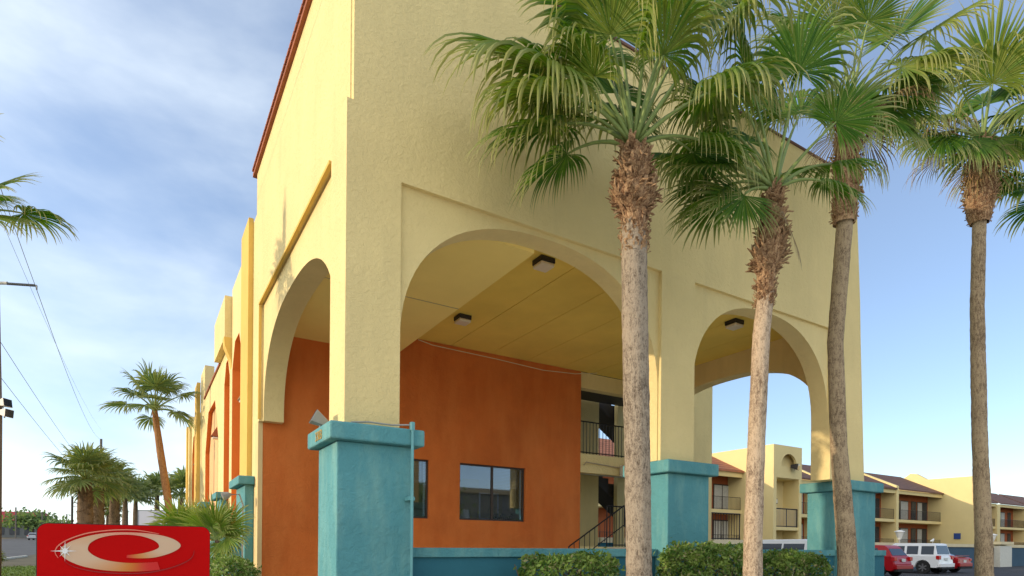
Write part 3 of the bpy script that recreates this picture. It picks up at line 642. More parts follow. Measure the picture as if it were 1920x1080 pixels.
wing_bay(GW, 33.85, 39, 30, [(34.6, 1.0, 0), (37.3, 2.0, 1)], tile='tile')
# tower
f = MB(); f.box(39, 39.35, 27.3, 34.5, 0, 8.95); f.box(42.05, 42.4, 27.3, 31, 0, 8.95)
f.box(39.35, 42.05, 28.6, 28.8, 1.0, 8.6); f.box(39.35, 42.05, 27.5, 31, 8.75, 8.95)
f.build('tower_wall', M['wingyellow'], GW)
f = MB(); cx_, zb, r_ = 40.85, 7.42, .95
K = 20; us = [cx_ - r_ * math.cos(math.pi * i / K) for i in range(K + 1)]
f.box(39.35, us[0], 27.3, 27.5, 6.56, 8.95); f.box(us[-1], 42.05, 27.3, 27.5, 6.56, 8.95); f.box(us[0], us[-1], 27.3, 27.5, 6.56, zb)
for ua, ub in zip(us, us[1:]):
    za_ = zb + math.sqrt(max(0, r_ ** 2 - (ua - cx_) ** 2)); zc = zb + math.sqrt(max(0, r_ ** 2 - (ub - cx_) ** 2))
    f.prism([(ua, za_), (ub, zc), (ub, 8.95), (ua, 8.95)], 27.3, 27.5, 'y')
f.build('tower_arch_panel', M['wingyellow'], GW)
MB().box(39.7, 42.0, 27.85, 27.95, 7.3, 8.6).build('niche_back', M['wingyellow'], GW)
MB().box(39.35, 42.05, 27.5, 28.6, 6.5, 6.57).build('tower_soffit', M['wingyellow'], GW)
MB().box(39.35, 42.05, 27.35, 28.6, 2.72, 2.95).build('balcony_slab', M['wingyellow'], GW)
railing('railing', 39.45, 42.0, 27.42, 2.95, 4.3, .15, GW, .016, m='grey')
railing('railing', 39.45, 42.0, 27.42, 2.95, 4.3, 1.25, GW, .03, m='black')
floodlight('dark floodlight on the front of the arched stair tower', (41.1, 27.05, 7.15), (.4, -1, -.2), 2.3, 'darkbronze')
t = thing('wall_lamp', 'small wall lamp inside the tower recess of the guest wing', 'lamp', (41.0, 28.5, 4.9)); MB().box(40.9, 41.15, 28.45, 28.6, 4.75, 5.15).build('housing', M['darkbronze'], t, bevel=.02); MB().box(40.94, 41.11, 28.43, 28.449, 4.8, 5.1).build('lens', M['plaque'], t)
wing_bay(GW, 42.4, 49, 30, [(43.2, 2.0, 0), (46.9, 1.9, 1)])
fin(GW, 49, .35, 30)
wing_bay(GW, 49.35, 55.4, 30, [(50, 1.9, 1), (53, 1.9, 1)])
fin(GW, 55.4, .4, 30)
wing_bay(GW, 55.8, 61.5, 30, [(57.0, 1.0, 0), (59.0, 2.2, 1)])
fin(GW, 61.5, .45, 30, 4.0, 7.45, .5)
wing_bay(GW, 61.95, 70.8, 30, [(63.6, 3.1, 1), (67.3, 1.0, 0), (68.5, 2.1, 1)])
MB().prism([(26.3, 0), (34.2, 0), (34.2, 8.7), (33.0, 9.55), (32.4, 9.45), (31.4, 8.78), (26.3, 8.75)], 70.8, 71.3, 'x').build('party_wall', M['wingyellow'], GW)
tag(MB().box(70.74, 70.795, 28.25, 28.85, 2.45, 3.05).build('wall_sign', M['bluesign']), 'small blue square sign on the tall yellow end wall', 'sign')
GW2 = thing('guest_wing', 'far guest wing right of the tall yellow end wall with brown roof and balconies', 'building', (88, 33, 0))
for i, (a, b) in enumerate(((72, 80.5), (80.8, 90.0), (90.9, 99.0), (99.9, 108))):
    wing_bay(GW2, a, b, 32.2, [(a + .9, 1.0, 0), (a + 3.0, 2.4, 1), (a + 6.3, 1.0, 0)], ridge_dy=3.2, ridge=8.9)
for x in (80.5, 90.0, 99.0): MB().box(x, x + (.3 if x < 85 else .9), 32.05, 33.5, 0, 7.0).build('column', M['wingyellow'], GW2)

# fence wall of the pool yard
t = thing('yard_wall', 'long dark blue yard wall with cream coping behind the parked cars', 'wall', (60, 21.5, 0))
MB().box(31, 110, 21.5, 21.75, 0, 1.60).build('wall_body', M['navy'], t); MB().box(31, 110, 21.42, 21.83, 1.60, 1.84).build('coping', M['capcream'], t)
t = thing('yard_wall', 'dark teal yard wall section behind the hedge and white car', 'wall', (25, 21.5, 0))
MB().box(18, 30.99, 21.5, 21.75, 0, 1.60).build('wall_body', M['teal_dark'], t); MB().box(18, 30.99, 21.42, 21.83, 1.60, 1.84).build('coping', M['capcream'], t)
t = thing('gate_pillar', 'pale green pillar with cream cap in the yard wall', 'pillar', (60.5, 21.3, 0))
MB().box(59.6, 61.9, 21.0, 21.415, 0, 1.72).build('pillar_body', M['dirtywhite'], t); MB().box(59.5, 62.0, 20.9, 21.95, 1.845, 2.08).build('pillar_cap', M['capcream'], t)
t = thing('iron_fence', 'black iron bar fence standing on the wall by the middle pier', 'fence', (26.3, 21.6, 1.84))
railing('bars', 24.2, 27.9, 21.6, 1.84, 3.25, .22, t, .022)
def yard_lamp(x, y, lab):
    t = thing('yard_lamp', lab, 'lamp', (x, y, 0), 'white yard lamps')
    MB().tube([(x, y, 0), (x, y, 2.1)], .06, 8).build('post', M['grey'], t)
    MB().lathe([(.10, 0), (.19, .25), (.28, .52), (.27, .54)], (x, y, 2.1), 14).build('globe', M['white'], t, smooth=False)
    MB().lathe([(.36, 0), (.33, .05), (.12, .12), (.02, .14)], (x, y, 2.65), 14).build('lamp_cap', M['white'], t)
yard_lamp(47.0, 22.6, 'white bell shaped lamp above the roof of the white off-roader')
yard_lamp(62.0, 22.4, 'white bell shaped lamp above the pale pillar')
# gull on the coping
def skinned(name, verts, edges, radii, m, parent=None, sub=1):
    me = bpy.data.meshes.new(name); me.from_pydata(verts, edges, []); o = bpy.data.objects.new(name, me); C.objects.link(o)
    md = o.modifiers.new('s', 'SKIN'); md.use_smooth_shade = True
    for i, r_ in enumerate(radii):
        r_ = r_ if isinstance(r_, tuple) else (r_, r_); me.skin_vertices[0].data[i].radius = r_
    me.skin_vertices[0].data[0].use_root = True
    if sub: sm = o.modifiers.new('u', 'SUBSURF'); sm.levels = sub; sm.render_levels = sub
    dg = bpy.context.evaluated_depsgraph_get(); me2 = bpy.data.meshes.new_from_object(o.evaluated_get(dg)); bpy.data.objects.remove(o)
    me2.materials.clear(); me2.materials.append(m); me2.name = name
    for p in me2.polygons: p.use_smooth = True
    o = bpy.data.objects.new(name, me2); C.objects.link(o)
    if parent: o.parent = parent; o.matrix_parent_inverse = Matrix.Translation(-V(parent.location))
    return o
gx, gy, gz = 49.6, 21.6, 1.84
o = skinned('seagull', [(gx, gy, gz + .2), (gx + .13, gy, gz + .24), (gx + .2, gy, gz + .34), (gx + .27, gy, gz + .33), (gx - .15, gy, gz + .19), (gx - .3, gy, gz + .15), (gx + .01, gy - .03, gz + .1), (gx + .01, gy - .03, gz)], [(0, 1), (1, 2), (2, 3), (0, 4), (4, 5), (0, 6), (6, 7)], [.1, .08, .06, .02, .07, .02, .02, .015], M['white'])
tag(o, 'white gull perched on the cream coping of the yard wall above the white off-roader', 'bird')
# person on the far balcony
px, py, pz = 85.6, 32.75, 4.25
PR = thing('person', 'person in a pink top and grey trousers standing at the far upper balcony rail', 'person', (px, py, pz))
def pv(*l): return [(px + a, py + b, pz + c) for a, b, c in l]
vs = pv((0, 0, .95), (0, 0, 1.15), (0, 0, 1.38), (0, 0, 1.48), (0, -.01, 1.58), (0, -.01, 1.68), (-.18, 0, 1.38), (-.26, -.08, 1.12), (-.2, -.28, 1.02), (-.17, -.34, 1.0), (.18, 0, 1.38), (.27, -.06, 1.12), (.22, -.26, 1.0), (.2, -.33, .98), (-.1, 0, .88), (-.11, -.01, .48), (-.11, .01, .08), (-.11, -.12, .04), (.1, 0, .88), (.12, -.02, .48), (.12, .01, .08), (.12, -.12, .04))
es = [(0, 1), (1, 2), (2, 3), (3, 4), (4, 5), (2, 6), (6, 7), (7, 8), (8, 9), (2, 10), (10, 11), (11, 12), (12, 13), (0, 14), (14, 15), (15, 16), (16, 17), (0, 18), (18, 19), (19, 20), (20, 21)]
rs = [.13, .12, .13, .055, .085, .07, .055, .042, .032, .03, .055, .042, .032, .03, .085, .06, .042, .035, .085, .06, .042, .035]
skinned('body', vs, es, rs, M['skin'], PR)
skinned('shirt', [vs[i] for i in (0, 1, 2, 6, 7, 10, 11)], [(0, 1), (1, 2), (2, 3), (3, 4), (2, 5), (5, 6)], [.15, .145, .15, .075, .06, .075, .06], M['shirt'], PR)
skinned('trousers', [vs[i] for i in (0, 14, 15, 16, 18, 19, 20)], [(0, 1), (1, 2), (2, 3), (0, 4), (4, 5), (5, 6)], [.15, .10, .078, .06, .10, .078, .06], M['trousers'], PR)
skinned('hair', pv((0, .03, 1.66), (0, .045, 1.58)), [(0, 1)], [.085, .07], M['stem'], PR)

# ------------------------------------------------------------------ cars
def car(kind, paint, rear_x, rear_y, rz, Ln, W, lab, nm='parked_car', cat='car', group='cars parked nose to the yard wall', rim='rim'):
    """local x forward from the rear bumper, y to the left, z up"""
    t = thing(nm, lab, cat, (rear_x, rear_y, 0), group, local=True, rz=rz)
    if kind == 'suv':
        H = 1.76; body = [(.05, .42), (.0, .62), (.04, .98), (.10, 1.05), (Ln - 1.25, 1.06), (Ln - .12, .98), (Ln, .80), (Ln, .45), (Ln - .1, .36), (.1, .36)]
        cab = [(.12, 1.04), (.28, H - .04), (.42, H), (Ln - 2.05, H), (Ln - 1.95, H - .03), (Ln - 1.28, 1.04)]; wr = .37; ins = .14
        sw = [(.30, .95), (1.12, 1.72), (1.86, 2.36)]; wz = (1.12, 1.60); wx = (.82, Ln - .80)
    elif kind == 'hatch':
        H = 1.62; body = [(.02, .42), (.0, .66), (.10, 1.02), (.16, 1.06), (Ln - 1.2, 1.02), (Ln - .15, .84), (Ln, .62), (Ln - .02, .40), (Ln - .15, .30), (.12, .30)]
        cab = [(.14, 1.02), (.46, H - .12), (.62, H - .02), (1.1, H), (Ln - 2.1, H - .04), (Ln - 1.15, 1.0)]; wr = .34; ins = .2
        sw = [(.75, 1.25), (1.35, 2.1), (2.2, 2.75)]; wz = (1.08, 1.46); wx = (.78, Ln - .80)
    elif kind == 'van':
        H = 1.82; body = [(.02, .42), (.0, .7), (.05, 1.05), (Ln - .95, 1.05), (Ln - .12, .88), (Ln, .62), (Ln - .02, .40), (Ln - .15, .30), (.12, .30)]
        cab = [(.06, 1.04), (.22, H - .06), (.4, H), (Ln - 1.95, H - .02), (Ln - .80, 1.03)]; wr = .34; ins = .18
        sw = [(.35, 1.35), (1.45, 2.5), (2.6, 3.2)]; wz = (1.12, 1.62); wx = (.85, Ln - .85)
    else:
        H = 1.36; body = [(.03, .42), (.0, .60), (.02, .88), (.12, .96), (.75, .98), (Ln - 1.5, .92), (Ln - .25, .72), (Ln, .52), (Ln - .02, .36), (Ln - .15, .26), (.12, .28)]
        cab = [(.62, .95), (1.45, H - .02), (1.8, H), (2.2, H - .01), (Ln - 1.42, .90)]; wr = .33; ins = .22
        sw = [(1.35, 1.95), (2.02, 2.75)]; wz = (.99, 1.24); wx = (.88, Ln - .85)
    h = W / 2
    # body with wheel arches cut into the lower edge
    def with_arches(poly):
        low = min(z for _, z in poly); pts = [p for p in poly]
        out = []
        n_ = len(pts)
        up = [p for p in pts]
        out = up[:]
        # lower edge from front back to rear
        arc = []
        for cx_ in (wx[1], wx[0]):
            for i in range(9):
                a = math.pi * i / 8; arc.append((cx_ + (wr + .06) * math.cos(a), max(low, wr + (wr + .06) * math.sin(a) * 1.0)))
        return out[:-1] + arc + [out[-1]] if abs(out[-1][0] - .1) < .2 else out
    b = MB(); poly = with_arches(body)
    n_ = len(poly)
    # tapering sides: three slabs across the width give the sides a turn-in
    def ring(y, sc_, dz=0): return [((x - Ln / 2) * sc_ + Ln / 2, y, z + dz) for x, z in poly]
    rings = [ring(-h, .985), ring(-h + .09, 1.0), ring(h - .09, 1.0), ring(h, .985)]
    for r_ in rings: b.v += r_
    for k_ in range(3):
        for i in range(n_):
            j = (i + 1) % n_; b.f.append((k_ * n_ + i, k_ * n_ + j, (k_ + 1) * n_ + j, (k_ + 1) * n_ + i))
    b.f.append(tuple(range(n_))); b.f.append(tuple(3 * n_ + i for i in reversed(range(n_))))
    b.build('body', paint, t, bevel=.018)
    zc0 = min(z for _, z in cab); zc1 = max(z for _, z in cab)
    def yy(z, e=0): return h - .06 - ins * (z - zc0) / (zc1 - zc0) + e
    b = MB(); m_ = len(cab)
    b.v = [(x, -yy(z), z) for x, z in cab] + [(x, yy(z), z) for x, z in cab]
    b.f = [tuple(range(m_)), tuple(m_ + i for i in reversed(range(m_)))] + [(i, m_ + i, m_ + (i + 1) % m_, (i + 1) % m_) for i in range(m_)]
    b.build('cabin', paint, t, bevel=.03)
    for sgn in (1, -1):
        for q in sw:
            x0, x1 = q; z0, z1 = wz
            def lim(x, z): # keep inside cabin outline
                return x
            sh = .0
            a0, a1 = x0, x1
            if q is sw[0] and kind in ('coupe', 'hatch'): pts = [(a0 + .02, z0), (a1, z0), (a1, z1), (a0 + (.42 if kind == 'coupe' else .16), z1)]
            elif q is sw[-1]: pts = [(a0, z0), (a1 + (.45 if kind != 'suv' else .22), z0), (a1, z1), (a0, z1)]
            else: pts = [(a0, z0), (a1, z0), (a1, z1), (a0, z1)]
            w_ = MB(); e = .012; w_.v = [(x, sgn * yy(z, e), z) for x, z in pts] + [(x, sgn * yy(z, -.02), z) for x, z in pts]
            w_.f = [(0, 1, 2, 3), (7, 6, 5, 4), (0, 4, 5, 1), (1, 5, 6, 2), (2, 6, 7, 3), (3, 7, 4, 0)]; w_.build('side_window', M['carglass'], t)
    # rear and front glass
    def endglass(p0, p1, nm_, fwd):
        (xa, za), (xb, zb) = p0, p1; w_ = MB(); q = .14; xa2, za2 = xa + (xb - xa) * q, za + (zb - za) * q; xb2, zb2 = xa + (xb - xa) * .86, za + (zb - za) * .86; d = V((zb - za, 0, -(xb - xa))).normalized() * (.012 if fwd else -.012)
        w_.v = [(xa2 + d.x, -yy(za2) + .1, za2 + d.z), (xa2 + d.x, yy(za2) - .1, za2 + d.z), (xb2 + d.x, yy(zb2) - .08, zb2 + d.z), (xb2 + d.x, -yy(zb2) + .08, zb2 + d.z)]
        w_.v += [(x - d.x * 2, y, z - d.z * 2) for x, y, z in w_.v]; w_.f = [(0, 1, 2, 3), (7, 6, 5, 4), (0, 4, 5, 1), (1, 5, 6, 2), (2, 6, 7, 3), (3, 7, 4, 0)]; w_.build(nm_, M['carglass'], t)
    endglass(cab[0], cab[1], 'rear_window', False); endglass(cab[-1], cab[-2], 'windscreen', True)
    for cx_ in wx:
        for sgn in (1, -1):
            w_ = MB(); w_.lathe([(wr * .62, -.10), (wr * .93, -.11), (wr, -.08), (wr, .08), (wr * .93, .11), (wr * .62, .10)], (0, 0, 0), 24).xf(Matrix.Translation((cx_, sgn * (h - .11), wr)) @ Matrix.Rotation(rad(90), 4, 'X'))
            wh = w_.build('wheel', M['rubber'], t)
            r_ = MB()
            for k_ in range(6):
                r_.box(-.035, .035, .03, wr * .6, -.02, .02); r_.xf(Matrix.Rotation(rad(60), 4, 'Z'))
            r_.lathe([(.07, -.025), (.07, .025)], (0, 0, 0), 12); r_.xf(Matrix.Translation((cx_, sgn * (h + .012), wr)) @ Matrix.Rotation(rad(90), 4, 'X'))
            r_.build('rim', M[rim], wh)
    for sgn in (1, -1):
        z0, z1 = {'suv': (.84, 1.06), 'hatch': (.82, 1.02), 'van': (.85, 1.25), 'coupe': (.72, .88)}[kind]
        w_ = MB().box(-.012, .16, sgn * (h - .30) if sgn < 0 else h - .30, sgn * (h + .006) if sgn > 0 else -(h - .30) + 0, z0, z1) if False else MB().box(-.014, .15, *sorted((sgn * (h - .27), sgn * (h + .008))), z0, z1)
        w_.build('tail_light', M['taillight'], t, bevel=.015)
    MB().box(-.09, .10, -h + .06, h - .06, .40, .62).build('rear_bumper', paint, t, bevel=.03)
    MB().box(-.022, -.0, -.17, .17, .78 if kind != 'coupe' else .64, .93 if kind != 'coupe' else .79).build('licence_plate', M['plate'], t)
    MB().box(-.11, .06, -h + .12, h - .12, .28, .41).build('bumper_trim', M['rubber'], t, bevel=.02)
    for sgn in (1, -1):
        xm = sw[-1][1] + .25; MB().box(xm, xm + .12, *sorted((sgn * (h - .02), sgn * (h + .16))), wz[0] - .02, wz[0] + .14).build('mirror', M['rubber'] if kind == 'suv' else paint, t, bevel=.03)
    if kind == 'coupe':
        MB().box(.04, .22, -h + .2, h - .2, 1.03, 1.055).build('spoiler', paint, t, bevel=.008)
    return t
car('suv', M['carwhite'], 39.22, 16.35, rad(90), 4.45, 1.80, 'white boxy off-roader parked between the two red cars')
car('hatch', M['carred'], 32.85, 15.6, rad(90), 4.4, 1.80, 'red crossover with dark rear window parked left of the white off-roader')
car('coupe', M['carred'], 42.15, 16.6, rad(90), 4.5, 1.80, 'low red coupe with small spoiler parked right of the white off-roader')
car('van', M['carwhite'], 25.45, 15.4, rad(90), 4.7, 1.85, 'white car whose roof shows above the right hedge')
car('hatch', M['carsilver'], -20.0, 165, rad(80), 4.3, 1.75, 'small grey car driving on the far street', 'moving_car', group=None)
bpy.data.objects['moving_car'].location.z = gh(0, 165)

# ------------------------------------------------------------------ red monument sign
L0, D0, L1, D1 = (68 - 960) / 1131 * 5.5, 5.5, (394 - 960) / 1131 * 6.4, 6.4     # the panel faces the street corner, its right end farther
SC = EYE + RGT * (L0 + L1) / 2 + FWD * (D0 + D1) / 2
SG = thing('monument_sign', 'bright red rounded hotel sign with pale swoosh emblem and white starburst beside the street', 'sign', (SC.x, SC.y, 0), local=True)
_sd = RGT * (L1 - L0) + FWD * (D1 - D0); SG.rotation_euler = (0, 0, math.atan2(_sd.y, _sd.x)); SWD = _sd.length
def rrect(x0, x1, z0, z1, r, n=8):
    p = []
    for cx_, cz_, a0 in ((x1 - r, z1 - r, 0), (x0 + r, z1 - r, 90), (x0 + r, z0 + r, 180), (x1 - r, z0 + r, 270)):
        for i in range(n + 1): a = rad(a0 + 90 * i / n); p.append((cx_ + r * math.cos(a), cz_ + r * math.sin(a)))
    return p
HW = SWD / 2; ZT = 1.617
b = MB().prism(rrect(-HW, HW, .55, ZT, .085), 0, .22, 'y'); b.build('cabinet', M['black'], SG)
b = MB().prism(rrect(-HW + .006, HW - .006, .556, ZT - .006, .08), -.008, -.001, 'y'); b.build('sign_face', M['red_sign'], SG)
b = MB().box(-.5, .5, .02, .2, 0, .549); b.build('base', M['concrete'], SG, bevel=.02)
# emblem: crescent ring in sign coordinates (px offsets of the photo / scale)
def sp(px_, py_):
    k = (px_ - 960) / 1131; dx, dy = (L1 - L0), (D1 - D0); q = (k * D0 - L0) / (dx - k * dy); dep = D0 + dy * q
    return ((q - .5) * SWD, 1.45 + (1015.6 + (px_ - 231) * .0087 - py_) / 1131 * dep)
def z1(zx, zy): return sp(zx / 2.4545, 640 + zy / 2.4545)
def ell(cx_, cy_, rx, ry, a0, a1, n, rot_=0):
    out = []
    for i in range(n + 1):
        a = rad(a0 + (a1 - a0) * i / n); x = rx * math.cos(a); y = ry * math.sin(a); c_, s_ = math.cos(rad(rot_)), math.sin(rad(rot_)); out.append((cx_ + x * c_ - y * s_, cy_ + x * s_ + y * c_))
    return out
def ribbon(outer, inner, cols, nm, ya=-.012, lab=None):
    b = MB(); b.c = []; n_ = len(outer)
    for (p, q, c_) in zip(outer, inner, cols):
        for P_, yq in ((p, ya), (q, ya)):
            x, z = z1(*P_); b.v.append((x, yq, z)); b.c.append((*c_, 1))
    for i in range(n_ - 1): b.f.append((2 * i, 2 * i + 2, 2 * i + 3, 2 * i + 1))
    o = b.build(nm, M['emblem'], SG); 
    md = o.modifiers.new('solid', 'SOLIDIFY'); md.thickness = .003; md.offset = 1
    return o
m = bpy.data.materials.new('emblem_print'); m.use_nodes = True; t_ = m.node_tree; a_ = t_.nodes.new('ShaderNodeAttribute'); a_.attribute_name = 'fr'; t_.links.new(a_.outputs['Color'], t_.nodes['Principled BSDF'].inputs['Base Color']); t_.nodes['Principled BSDF'].inputs['Roughness'].default_value = .4; M['emblem'] = m
PALE = (.62, .42, .27); GOLD = (.60, .22, .05); REDC = (.60, .004, .003); DK = (.30, .002, .002); PINK = (.72, .20, .13); ORG = (.52, .10, .02)
def lerp(a, b, t): t = max(0, min(1, t)); return tuple(x + (y - x) * t for x, y in zip(a, b))
def z4(p): return (p[0] / 4 * 2.4545, (298 + p[1] / 4) * 2.4545)   # to the coordinates z1() takes
def smooth(pts, k=6):
    out = []
    for i in range(len(pts) - 1):
        p0, p1, p2, p3 = pts[max(0, i - 1)], pts[i], pts[i + 1], pts[min(len(pts) - 1, i + 2)]
        for q in range(k):
            t = q / k; out.append(tuple(.5 * (2 * b + (c - a) * t + (2 * a - 5 * b + 4 * c - d) * t * t + (3 * b - a - 3 * c + d) * t ** 3) for a, b, c, d in zip(p0, p1, p2, p3)))
    return out + [tuple(pts[-1])]
OUT = [(950, 432), (1060, 435), (1160, 428), (1260, 402), (1325, 372), (1352, 345), (1340, 318), (1290, 288), (1200, 262), (1080, 246), (925, 240), (790, 246), (660, 268), (540, 305), (465, 350), (452, 385), (475, 425), (540, 465), (650, 502), (800, 526), (950, 533), (1090, 531), (1200, 520)]
INN = [(950, 412), (1040, 402), (1110, 388), (1160, 372), (1185, 358), (1192, 345), (1180, 320), (1140, 295), (1070, 272), (1000, 261), (925, 258), (830, 264), (740, 285), (680, 318), (660, 350), (662, 378), (690, 405), (740, 432), (810, 452), (900, 465), (980, 470), (1080, 468), (1180, 462)]
COL = [REDC, GOLD, lerp(GOLD, PALE, .6), PALE, PALE, PALE, PALE, PALE, lerp(PALE, PINK, .3), lerp(PALE, PINK, .6), lerp(PALE, PINK, .7), lerp(PALE, PINK, .5), lerp(PALE, GOLD, .3), lerp(PALE, GOLD, .2), PALE, PALE, PALE, PALE, lerp(PALE, GOLD, .3), lerp(PALE, GOLD, .7), (.58, .18, .02), lerp(ORG, REDC, .75), REDC]
ribbon([z4(p) for p in smooth(OUT)], [z4(p) for p in smooth(INN)], smooth(COL), 'swoosh_emblem')
def rim_line(pts, wd, col, nm, ya=-.016):
    o_ = []; i_ = []
    for j, p in enumerate(pts):
        q0 = pts[max(0, j - 1)]; q1 = pts[min(len(pts) - 1, j + 1)]; d = V((q1[0] - q0[0], q1[1] - q0[1])).normalized(); w_ = wd * math.sin(math.pi * (j + .5) / (len(pts))) ** .4
        o_.append((p[0] - d.y * w_, p[1] + d.x * w_)); i_.append((p[0] + d.y * w_, p[1] - d.x * w_))
    return ribbon([z4(p) for p in o_], [z4(p) for p in i_], [col] * len(pts), nm, ya)
rim_line(smooth([(437, 432), (414, 392), (432, 345), (505, 297), (640, 250), (790, 228), (930, 221), (1050, 228), (1190, 252)]), 4.5, PINK, 'emblem_edge')
rim_line(smooth([(480, 455), (560, 500), (700, 532), (850, 546), (980, 549), (1120, 540), (1260, 512), (1380, 468), (1440, 425), (1455, 375)]), 4, DK, 'emblem_shadow_edge')
sx_, sy_ = z4((487, 380)); b = MB()
for k_ in range(8):
    a = rad(45 * k_); Ls = {0: 57, 4: 70, 2: 47, 6: 47}.get(k_, 36)
    w_ = 4.0; d = (math.cos(a), math.sin(a)); nn = (-d[1], d[0])
    P_ = [z1(sx_ + nn[0] * w_, sy_ + nn[1] * w_), z1(sx_ + d[0] * Ls, sy_ + d[1] * Ls), z1(sx_ - nn[0] * w_, sy_ - nn[1] * w_)]
    b.quad(*[(x, -.020 - .0004 * k_, z) for x, z in P_])
P_ = [z1(sx_ + 13 * math.cos(a * .5236), sy_ + 13 * math.sin(a * .5236)) for a in range(12)]; b.quad(*[(x, -.024, z) for x, z in P_])
o = b.build('starburst', M['white'], SG); md = o.modifiers.new('solid', 'SOLIDIFY'); md.thickness = .002

# ------------------------------------------------------------------ palms
def frond(base, d0, d1, Lp, R, rng, nseg=40, rows=7, droop=.5, normal=None, span=118, yel=0., cup=.12, pet=True, leaf=None, stem=None, split=.5, pr=.022, fs=1):
    leaf = leaf or MB(); 
    if leaf.c is None: leaf.c = []
    stem = stem or MB()
    d0 = V(d0).normalized(); d1 = V(d1).normalized(); base = V(base)
    p1 = base + d0 * Lp * .5; p2 = p1 + d1 * Lp * .5
    if pet: stem.tube([base * (1 - t) ** 2 + p1 * 2 * t * (1 - t) + p2 * t * t for t in [i / 7 for i in range(8)]], [pr * (1.6 - 1.0 * i / 7) for i in range(8)], 5)
    a = d1; n = V(normal).normalized() if normal is not None else UP
    n = (n - a * n.dot(a)); n = n.normalized() if n.length > 1e-4 else V((1, 0, 0)); s = a.cross(n)
    th = rad(span); dth = 2 * th / nseg
    for i in range(nseg + 1):
        q = -th + dth * i + rng.uniform(-.3, .3) * dth
        Ls = R * (1.04 - .38 * (abs(q) / th) ** 1.6) * rng.uniform(.9, 1.07)
        u = a * math.cos(q) + s * math.sin(q)
        dr = droop * 1.25 * rng.uniform(.5, 1.7) * (1 + .35 * abs(math.sin(q))); tw = rng.uniform(-.18, .18); rd = rng.random(); fold = rng.uniform(.15, .35); k0 = split * rng.uniform(.85, 1.15)
        yl = min(1, max(0, yel + rng.uniform(-.25, .25))) if yel else max(0, rng.uniform(-.6, .25))
        b0 = len(leaf.v)
        vd = V((0, 0, 0)); pos = p2.copy(); dirn = u.copy(); st = Ls / rows
        for j in range(rows + 1):
            t = j / rows
            wd = 2 * t * Ls * math.tan(dth / 2) * 1.06 if t < k0 else 2 * k0 * Ls * math.tan(dth / 2) * 1.06 * (max(0, (1 - t) / (1 - k0)) ** .75)
            wd = max(wd * fs, .0035)
            side = dirn.cross(n); side = side.normalized() if side.length > 1e-5 else s
            if t > k0: side = (side + n * tw * (t - k0) * 4).normalized()
            nn = side.cross(dirn).normalized(); f_ = wd * fold * (1 if t < .9 else 0)
            leaf.v += [tuple(pos - side * wd * .5), tuple(pos + nn * f_), tuple(pos + side * wd * .5)]
            leaf.c += [(t, rd, yl, 1)] * 3
            # bend under gravity past the split, cup upward inside
            g_ = -UP * dr * (max(0, t - .25) ** 1.2) * 1.9 / rows * 3.2 + n * cup * (.5 - t) * .3 / rows * 3
            dirn = (dirn + g_ + V((rng.uniform(-1, 1), rng.uniform(-1, 1), rng.uniform(-1, 1))) * .06 * (t > k0)).normalized()
            pos = pos + dirn * st
        for j in range(rows):
            c0 = b0 + 3 * j; leaf.f += [(c0, c0 + 1, c0 + 4, c0 + 3), (c0 + 1, c0 + 2, c0 + 5, c0 + 4)]
    return leaf, stem
def scrdir(al, tau):
    """world direction from compass angle al (degrees clockwise from up) seen from the street and lean tau towards it"""
    a = rad(al); t = rad(tau); d = RGT * math.sin(a) + UP * math.cos(a); return (d * math.cos(t) - FWD * math.sin(t)).normalized()
def trunk_mb(path, rng, n=20, ring=.06, amp=.02):
    """path: list of (x,y,z,r)"""
    mb = MB(); P_ = []; 
    for (a, b) in zip(path, path[1:]):
        k_ = max(1, int((V(b[:3]) - V(a[:3])).length / ring))
        for i in range(k_): t = i / k_; P_.append([a[q] + (b[q] - a[q]) * t for q in range(4)])
    P_.append(list(path[-1]))
    for i, (x, y, z, r) in enumerate(P_):
        for k_ in range(n):
            a = 2 * math.pi * k_ / n
            rr = r * (1 + amp * 1.6 * mnoise.noise(V((math.cos(a) * 2.2, math.sin(a) * 2.2, z * 3.3 + x))) + amp * 1.5 * mnoise.noise(V((x, 7, z * 11))) + amp * 1.1 * (abs(((z * 4.6 + .25 * mnoise.noise(V((x, 3, z)))) % 1) - .5) * 2) ** 6 + rng.uniform(-amp, amp) * .7)
            mb.v.append((x + rr * math.cos(a), y + rr * math.sin(a), z))
        if i:
            b = (i - 1) * n
            for k_ in range(n): k2 = (k_ + 1) % n; mb.f.append((b + k_, b + k2, b + n + k2, b + n + k_))
    mb.f.append(tuple((len(P_) - 1) * n + k_ for k_ in range(n)))
    return mb
